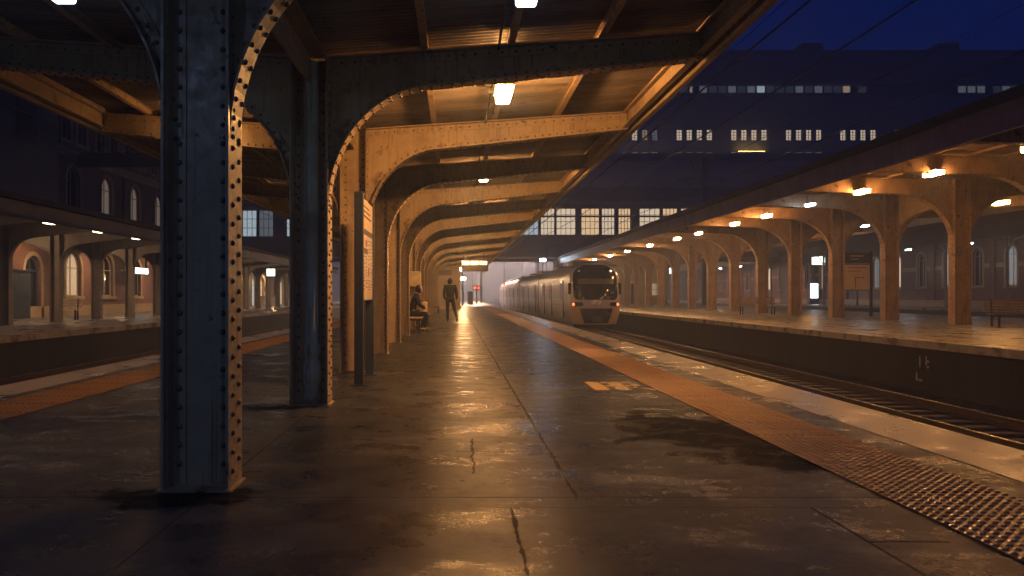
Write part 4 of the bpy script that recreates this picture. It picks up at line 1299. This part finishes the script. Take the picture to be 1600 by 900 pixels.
b = MB(); b.bbox(-.55,.55,-.4,.4,0,2.6,.04); b.build('cabinet', NAVY, vm)
b = MB(); b.box(-.44,.44,-.42,-.402,.75,2.45); b.build('lit_panel', BLUEWHITE, vm)
b = MB(); b.box(-.35,.35,-.43,-.403,.25,.55); b.build('tray', BLACK, vm)

# signals and floodlights
def signal(x, y, z, label):
    t = thing('railway_signal', label, 'signal', (x,y,0), 'red signals in the fog')
    b = MB(); b.lathe([(.08,0),(.07,z-.3)], 0,0,8); b.build('post', BLACK, t)
    b = MB(); b.bbox(-.45,.45,-.08,.12,z-.3,z+.3,.03); b.build('head', BLACK, t)
    for s in (-1,1):
        b = MB(); b.lathe([(.14,-.12),(.12,-.085)], s*.24, z, 12, axis='y'); b.build('red_lamp', RED, t)
signal(2.65, 100.5, 2.0, 'twin red signal lamps in the fog at the platform end')
def flood(x, y, z, label, mat=FLOOD, w=.35):
    t = thing('floodlight', label, 'floodlight', (x,y,0), 'yard floodlights beyond the platforms')
    b = MB(); b.lathe([(.10,ZT),(.06,z)], 0,0,8); b.build('pole', BLACK, t)
    b = MB(); b.bbox(-w,w,-.12,.22,z-.12,z+.26,.03); b.build('housing', BLACK, t)
    b = MB(); b.box(-w+.04,w-.04,-.14,-.122,z-.08,z+.22); b.build('lens', mat, t)
flood((848-CX)*97/F, 97.0, 5.3, 'blue-white floodlight under the footbridge above the train')
WF = glow('warm_flood', (1.0,.60,.30), 300)
YL = glow('fog_fill_glass', (1.0,.58,.38), 5200)  # glow of the fog fill lamps added behind the bridge
flood(.75, 84, 3.75, 'warm white floodlight on a pole beyond the kiosk', WF, .45)
for x, y, lab in ((-9,117,'added fog fill lamp on a tall post beyond the footbridge over the left tracks'),(2.6,124,'added fog fill lamp on a tall post beyond the footbridge in line with the platform'),
                  (7.2,118,'added fog fill lamp on a tall post beyond the footbridge behind the train'),(13,128,'added fog fill lamp on a tall post beyond the footbridge behind the right platform')):
    t = thing('fog_fill_lamp', lab, 'fill lamp', (x,y,0), 'added fog fill lamps beyond the footbridge')  # added to light the fog, screened from view by the bridge
    b = MB(); b.lathe([(.10,ZT),(.06,9.3)], 0,0,8); b.build('pole', BLACK, t)
    b = MB(); b.bbox(-.5,.5,-.3,.3,9.3,9.5,.04); b.build('housing', BLACK, t)
    b = MB(); b.box(-.45,.45,-.25,.25,9.12,9.295); b.build('lens', YL, t)
flood(-8.8, 122, 7.0, 'warm floodlight added to light the fog far down the left tracks', WF, .4)  # extra floodlight placed to light the fog
flood(12.6, 126, 7.0, 'pale floodlight added to light the fog beyond the footbridge on the right', FLOOD, .4)  # likewise added to brighten the fog behind the bridge
flood(.9, 96, 3.0, 'low warm white floodlight at the platform end', WF, .3)
cbx = thing('relay_cabinet', 'pale equipment cabinet standing at the far platform end', 'cabinet', (1.7,92,0))
b = MB(); b.bbox(-.3,.3,-.25,.25,0,1.5,.03); b.build('case', CREAM, cbx); b = MB(); b.box(-.24,.24,-.262,-.252,.1,1.4); b.build('door', CREAMWALL, cbx)

# faded painted marks on the platform wall
mkt = thing('wall_mark', 'faded white marks on the wall below the right platform', 'painted mark', (0,0,0))
CHALK = plain('chalk', (.35,.35,.36), .8)
for (y, z, w, h) in ((19.42,-.66,.05,.27),(19.16,-.60,.05,.22),(19.08,-.52,.10,.05),(19.08,-.66,.08,.05),(19.55,-1.0,.06,.2),(19.35,-1.0,.15,.05)):
    mk = MB(); mk.box(11.335,11.3385,y,y+w,z,z+h); mk.build('stroke', CHALK, mkt)

# ------------------------------------------------------------------ people
def skin_obj(name, joints, edges, mat, parent=None, root=0, sub=2):
    names = list(joints)
    me = bpy.data.meshes.new(name)
    me.from_pydata([joints[n][:3] for n in names], [(names.index(a), names.index(b)) for a, b in edges], [])
    o = bpy.data.objects.new(name, me); COL.objects.link(o)
    me.materials.append(mat)
    m = o.modifiers.new('Skin', 'SKIN'); m.use_smooth_shade = True
    sv = me.skin_vertices[0].data
    for i, n in enumerate(names):
        r = joints[n][3]; ry = joints[n][4] if len(joints[n]) > 4 else r
        sv[i].radius = (r, ry); sv[i].use_root = (i == root)
    s = o.modifiers.new('Subsurf', 'SUBSURF'); s.levels = sub; s.render_levels = sub
    if parent: o.parent = parent
    return o
SKINM = plain('skin_tone', (.42,.26,.18), .5, 0, .08)
COAT = plain('dark_coat', (.012,.014,.022), .8, 0, .3, 20, .15)
TROU = plain('dark_trousers', (.010,.012,.020), .85, 0, .3, 20, .15)
SHOE = plain('dark_shoe', (.02,.018,.017), .4)
HAIR = plain('dark_hair', (.02,.015,.012), .6)
def chain(*n): return [(n[i], n[i+1]) for i in range(len(n)-1)]
def head(M, c, f, r=.1):
    """head with brow, nose, chin and ears facing direction f (unit xy)"""
    fx, fy = f; sx, sy = -fy, fx
    M.sphere(c, .078, .078, .115, 16, 12)
    def at(a, b_, z): return (c[0]+fx*a+sx*b_, c[1]+fy*a+sy*b_, c[2]+z)
    M.sphere(at(.035,0,-.05), .055,.055,.065, 12, 8)
    M.sphere(at(.083,0,-.012), .014,.014,.024, 8, 6)
    for s in (-1,1):
        M.sphere(at(-.005,s*.078,-.01), .014,.014,.03, 8, 6)
    return at
def hand(j, e, pre, base, d, side, curl=.4):
    """adds five finger chains to a joint dict; d = pointing direction, side = thumb direction"""
    d = Vector(d).normalized(); sd = Vector(side).normalized(); nrm = d.cross(sd)
    b = Vector(base)
    palm = b+d*.055; j[pre+'palm'] = (*palm, .026, .018); e.append((pre+'wrist', pre+'palm'))
    for k, (off, ln) in enumerate(((-.026,.058),(-.009,.072),(.009,.076),(.026,.068))):
        p0 = b+d*.088+sd*off; p1 = p0+d*ln*.5+nrm*curl*.015; p2 = p1+d*ln*.4+nrm*curl*.035
        for q, p in enumerate((p0,p1,p2)): j['%sf%d%d' % (pre,k,q)] = (*p, .0095-.0012*q)
        e += [(pre+'palm','%sf%d0' % (pre,k)), ('%sf%d0' % (pre,k),'%sf%d1' % (pre,k)), ('%sf%d1' % (pre,k),'%sf%d2' % (pre,k))]
    t0 = b+d*.04+sd*.034; t1 = t0+d*.03+sd*.018; t2 = t1+d*.028+nrm*.008
    for q, p in enumerate((t0,t1,t2)): j['%st%d' % (pre,q)] = (*p, .011-.001*q)
    e += [(pre+'palm',pre+'t0'),(pre+'t0',pre+'t1'),(pre+'t1',pre+'t2')]

def person(label, loc, J, f, rz=0, hood=True, coat_skirt=0):
    t = thing('person', label, 'person', loc, None, rz)
    j = {}
    for k, v in J.items(): j[k] = v
    e = chain('pelvis','spine','chest','neck','skull')
    for s in 'lr':
        e += chain('chest', s+'shoulder', s+'elbow', s+'wrist')+chain('pelvis', s+'hip', s+'knee', s+'ankle', s+'toe')
    for s in 'lr':
        w = Vector(J[s+'wrist'][:3]); el = Vector(J[s+'elbow'][:3]); d = (w-el)
        hand(j, e, s, w, d, (f[0],f[1],.1))
    body = skin_obj('body', j, e, SKINM, t, 0, 1)
    H = MB(); c = J['skull'][:3]; at = head(H, (c[0]+f[0]*.01, c[1]+f[1]*.01, c[2]), f)
    H.build('head', SKINM, body)
    E = MB()
    for s in (-1,1): E.sphere(at(.070,s*.03,.018), .010,.010,.008, 8, 6)
    E.build('eye', BLACK, body)
    hr = MB(); hr.sphere((c[0]-f[0]*.016, c[1]-f[1]*.016, c[2]+.03), .086,.086,.100, 14, 10); hr.build('hair', HAIR, t)
    # jacket
    ja = {k: J[k] for k in ('pelvis','spine','chest','neck','lshoulder','rshoulder','lelbow','relbow','lwrist','rwrist')}
    jj = {}
    rad = dict(pelvis=(.175,.125), spine=(.175,.125), chest=(.195,.125), neck=(.075,.075), lshoulder=(.085,.085), rshoulder=(.085,.085),
               lelbow=(.062,.062), relbow=(.062,.062), lwrist=(.046,.046), rwrist=(.046,.046))
    for k, v in ja.items():
        z = v[2]-.02 if k == 'neck' else v[2]
        jj[k] = (v[0], v[1], z, *rad[k])
    skin_obj('jacket', jj, chain('pelvis','spine','chest','neck')+chain('chest','lshoulder','lelbow','lwrist')+chain('chest','rshoulder','relbow','rwrist'), COAT, t, 0, 2)
    tr_ = {'pelvis': (*J['pelvis'][:3], .155, .12)}
    te = []
    for s in 'lr':
        tr_[s+'hip'] = (*J[s+'hip'][:3], .095); tr_[s+'knee'] = (*J[s+'knee'][:3], .068); tr_[s+'ankle'] = (*J[s+'ankle'][:3], .055)
        te += chain('pelvis', s+'hip', s+'knee', s+'ankle')
    skin_obj('trousers', tr_, te, TROU, t, 0, 2)
    for s in 'lr':
        a, q = Vector(J[s+'ankle'][:3]), Vector(J[s+'toe'][:3])
        sh = {'heel': (*(a+(a-q)*.28+Vector((0,0,-.035))), .042), 'mid': (*((a+q)/2+Vector((0,0,-.012))), .046), 'tip': (*q, .036)}
        skin_obj('shoe', sh, chain('heel','mid','tip'), SHOE, t, 0, 2)
    if hood:
        hd_ = MB(); hd_.sphere((c[0]-f[0]*.03, c[1]-f[1]*.03, c[2]-.015), .108,.105,.128, 14, 10); hd_.build('hood', COAT, t)
    return t
# walking away from the camera, one heel lifted
Wk = dict(pelvis=(0,0,.96,.13,.10), spine=(.0,.03,1.13,.13,.10), chest=(0,.05,1.38,.15,.10), neck=(0,.06,1.53,.055), skull=(0,.08,1.66,.07),
          lshoulder=(-.20,.05,1.44,.055), lelbow=(-.245,.0,1.16,.042), lwrist=(-.215,.13,.93,.03),
          rshoulder=(.20,.05,1.44,.055), relbow=(.25,-.06,1.17,.042), rwrist=(.265,.0,.92,.03),
          lhip=(-.10,0,.92,.085), lknee=(-.11,.10,.50,.06), lankle=(-.10,.02,.09,.042), ltoe=(-.11,.20,.045,.035),
          rhip=(.10,0,.92,.085), rknee=(.17,.06,.52,.06), rankle=(.27,-.34,.20,.042), rtoe=(.28,-.22,.045,.035))
person('person in a dark hooded jacket walking away along the platform', (-.22,31.8,0), Wk, (0,1))
# seated, bent forward, facing the tracks (+X)
St = dict(pelvis=(0,0,.56,.13,.11), spine=(.05,0,.74,.13,.11), chest=(.10,0,1.02,.15,.11), neck=(.17,0,1.18,.055), skull=(.24,0,1.29,.07),
          lshoulder=(.13,.20,1.08,.055), lelbow=(.24,.25,.82,.042), lwrist=(.42,.14,.70,.03),
          rshoulder=(.13,-.20,1.08,.055), relbow=(.24,-.25,.82,.042), rwrist=(.42,-.14,.70,.03),
          lhip=(.08,.10,.53,.085), lknee=(.46,.16,.53,.06), lankle=(.40,.16,.09,.042), ltoe=(.56,.16,.045,.035),
          rhip=(.08,-.10,.53,.085), rknee=(.46,-.12,.53,.06), rankle=(.28,-.14,.09,.042), rtoe=(.44,-.15,.045,.035))
person('person in a dark hooded coat sitting bent forward on the bench', (-1.34,24.15,0), St, (1,0))
bg = thing('shoulder_bag', 'pale bag held on the lap of the seated person', 'bag', (-.94,24.15,.60))
b = MB(); b.bbox(-.10,.08,-.15,.15,0,.30,.04); b.build('pouch', plain('pale_cloth', (.55,.42,.32), .8), bg)
b = MB(); b.tube([(-.03,-.10,.29),(-.05,-.07,.40),(-.05,.07,.40),(-.03,.10,.29)], .012, 6); b.build('strap', plain('bag_strap', (.3,.22,.16), .8), bg)

# ------------------------------------------------------------------ haze
hz = MB(); hz.box(-305, 305, -45, 425, ZT-1.3, 62)
hm = bpy.data.materials.new('haze'); hm.use_nodes = True; nt = hm.node_tree; nt.nodes.clear()
ho_ = nt.nodes.new('ShaderNodeOutputMaterial'); pv = nt.nodes.new('ShaderNodeVolumePrincipled')
pv.inputs['Color'].default_value = (.50,.66,1.0,1); pv.inputs['Density'].default_value = .0046; pv.inputs['Anisotropy'].default_value = .25
nt.links.new(pv.outputs[0], ho_.inputs['Volume'])
tag(hz.build('haze', hm), 'thin night fog over the station', None, None, 'stuff')

# ------------------------------------------------------------------ sky and sun
w = bpy.data.worlds.new('World'); scene.world = w; w.use_nodes = True
nt = w.node_tree; nt.nodes.clear()
wo = nt.nodes.new('ShaderNodeOutputWorld'); bgd = nt.nodes.new('ShaderNodeBackground'); sky = nt.nodes.new('ShaderNodeTexSky')
sky.sky_type = 'NISHITA'; sky.sun_disc = False; sky.sun_elevation = R(9); sky.sun_rotation = R(200); sky.ozone_density = 4.0; sky.air_density = 1.2; sky.dust_density = .5
mx = nt.nodes.new('ShaderNodeMix'); mx.data_type = 'RGBA'; mx.blend_type = 'MULTIPLY'; mx.inputs[0].default_value = 1.0
mx.inputs[7].default_value = (.003,.24,1.25,1)
nt.links.new(sky.outputs[0], mx.inputs[6]); nt.links.new(mx.outputs[2], bgd.inputs[0]); bgd.inputs[1].default_value = .018
nt.links.new(bgd.outputs[0], wo.inputs[0])
sun = bpy.data.lights.new('dusk_sun', 'SUN'); sun.energy = .004; sun.angle = R(10); sun.color = (.5,.65,1)
so = bpy.data.objects.new('dusk_sun', sun); COL.objects.link(so); so.rotation_euler = (R(70),0,R(-20))

# ------------------------------------------------------------------ render settings
scene.view_settings.view_transform = 'Standard'; scene.view_settings.look = 'None'
scene.view_settings.exposure = 0; scene.view_settings.gamma = 1
cy = scene.cycles
cy.use_denoising = True
cy.max_bounces = 6; cy.diffuse_bounces = 3; cy.glossy_bounces = 3; cy.volume_bounces = 1; cy.transmission_bounces = 2
cy.sample_clamp_indirect = 3.0; cy.sample_clamp_direct = 0
cy.use_light_tree = True
cy.caustics_reflective = False; cy.caustics_refractive = False
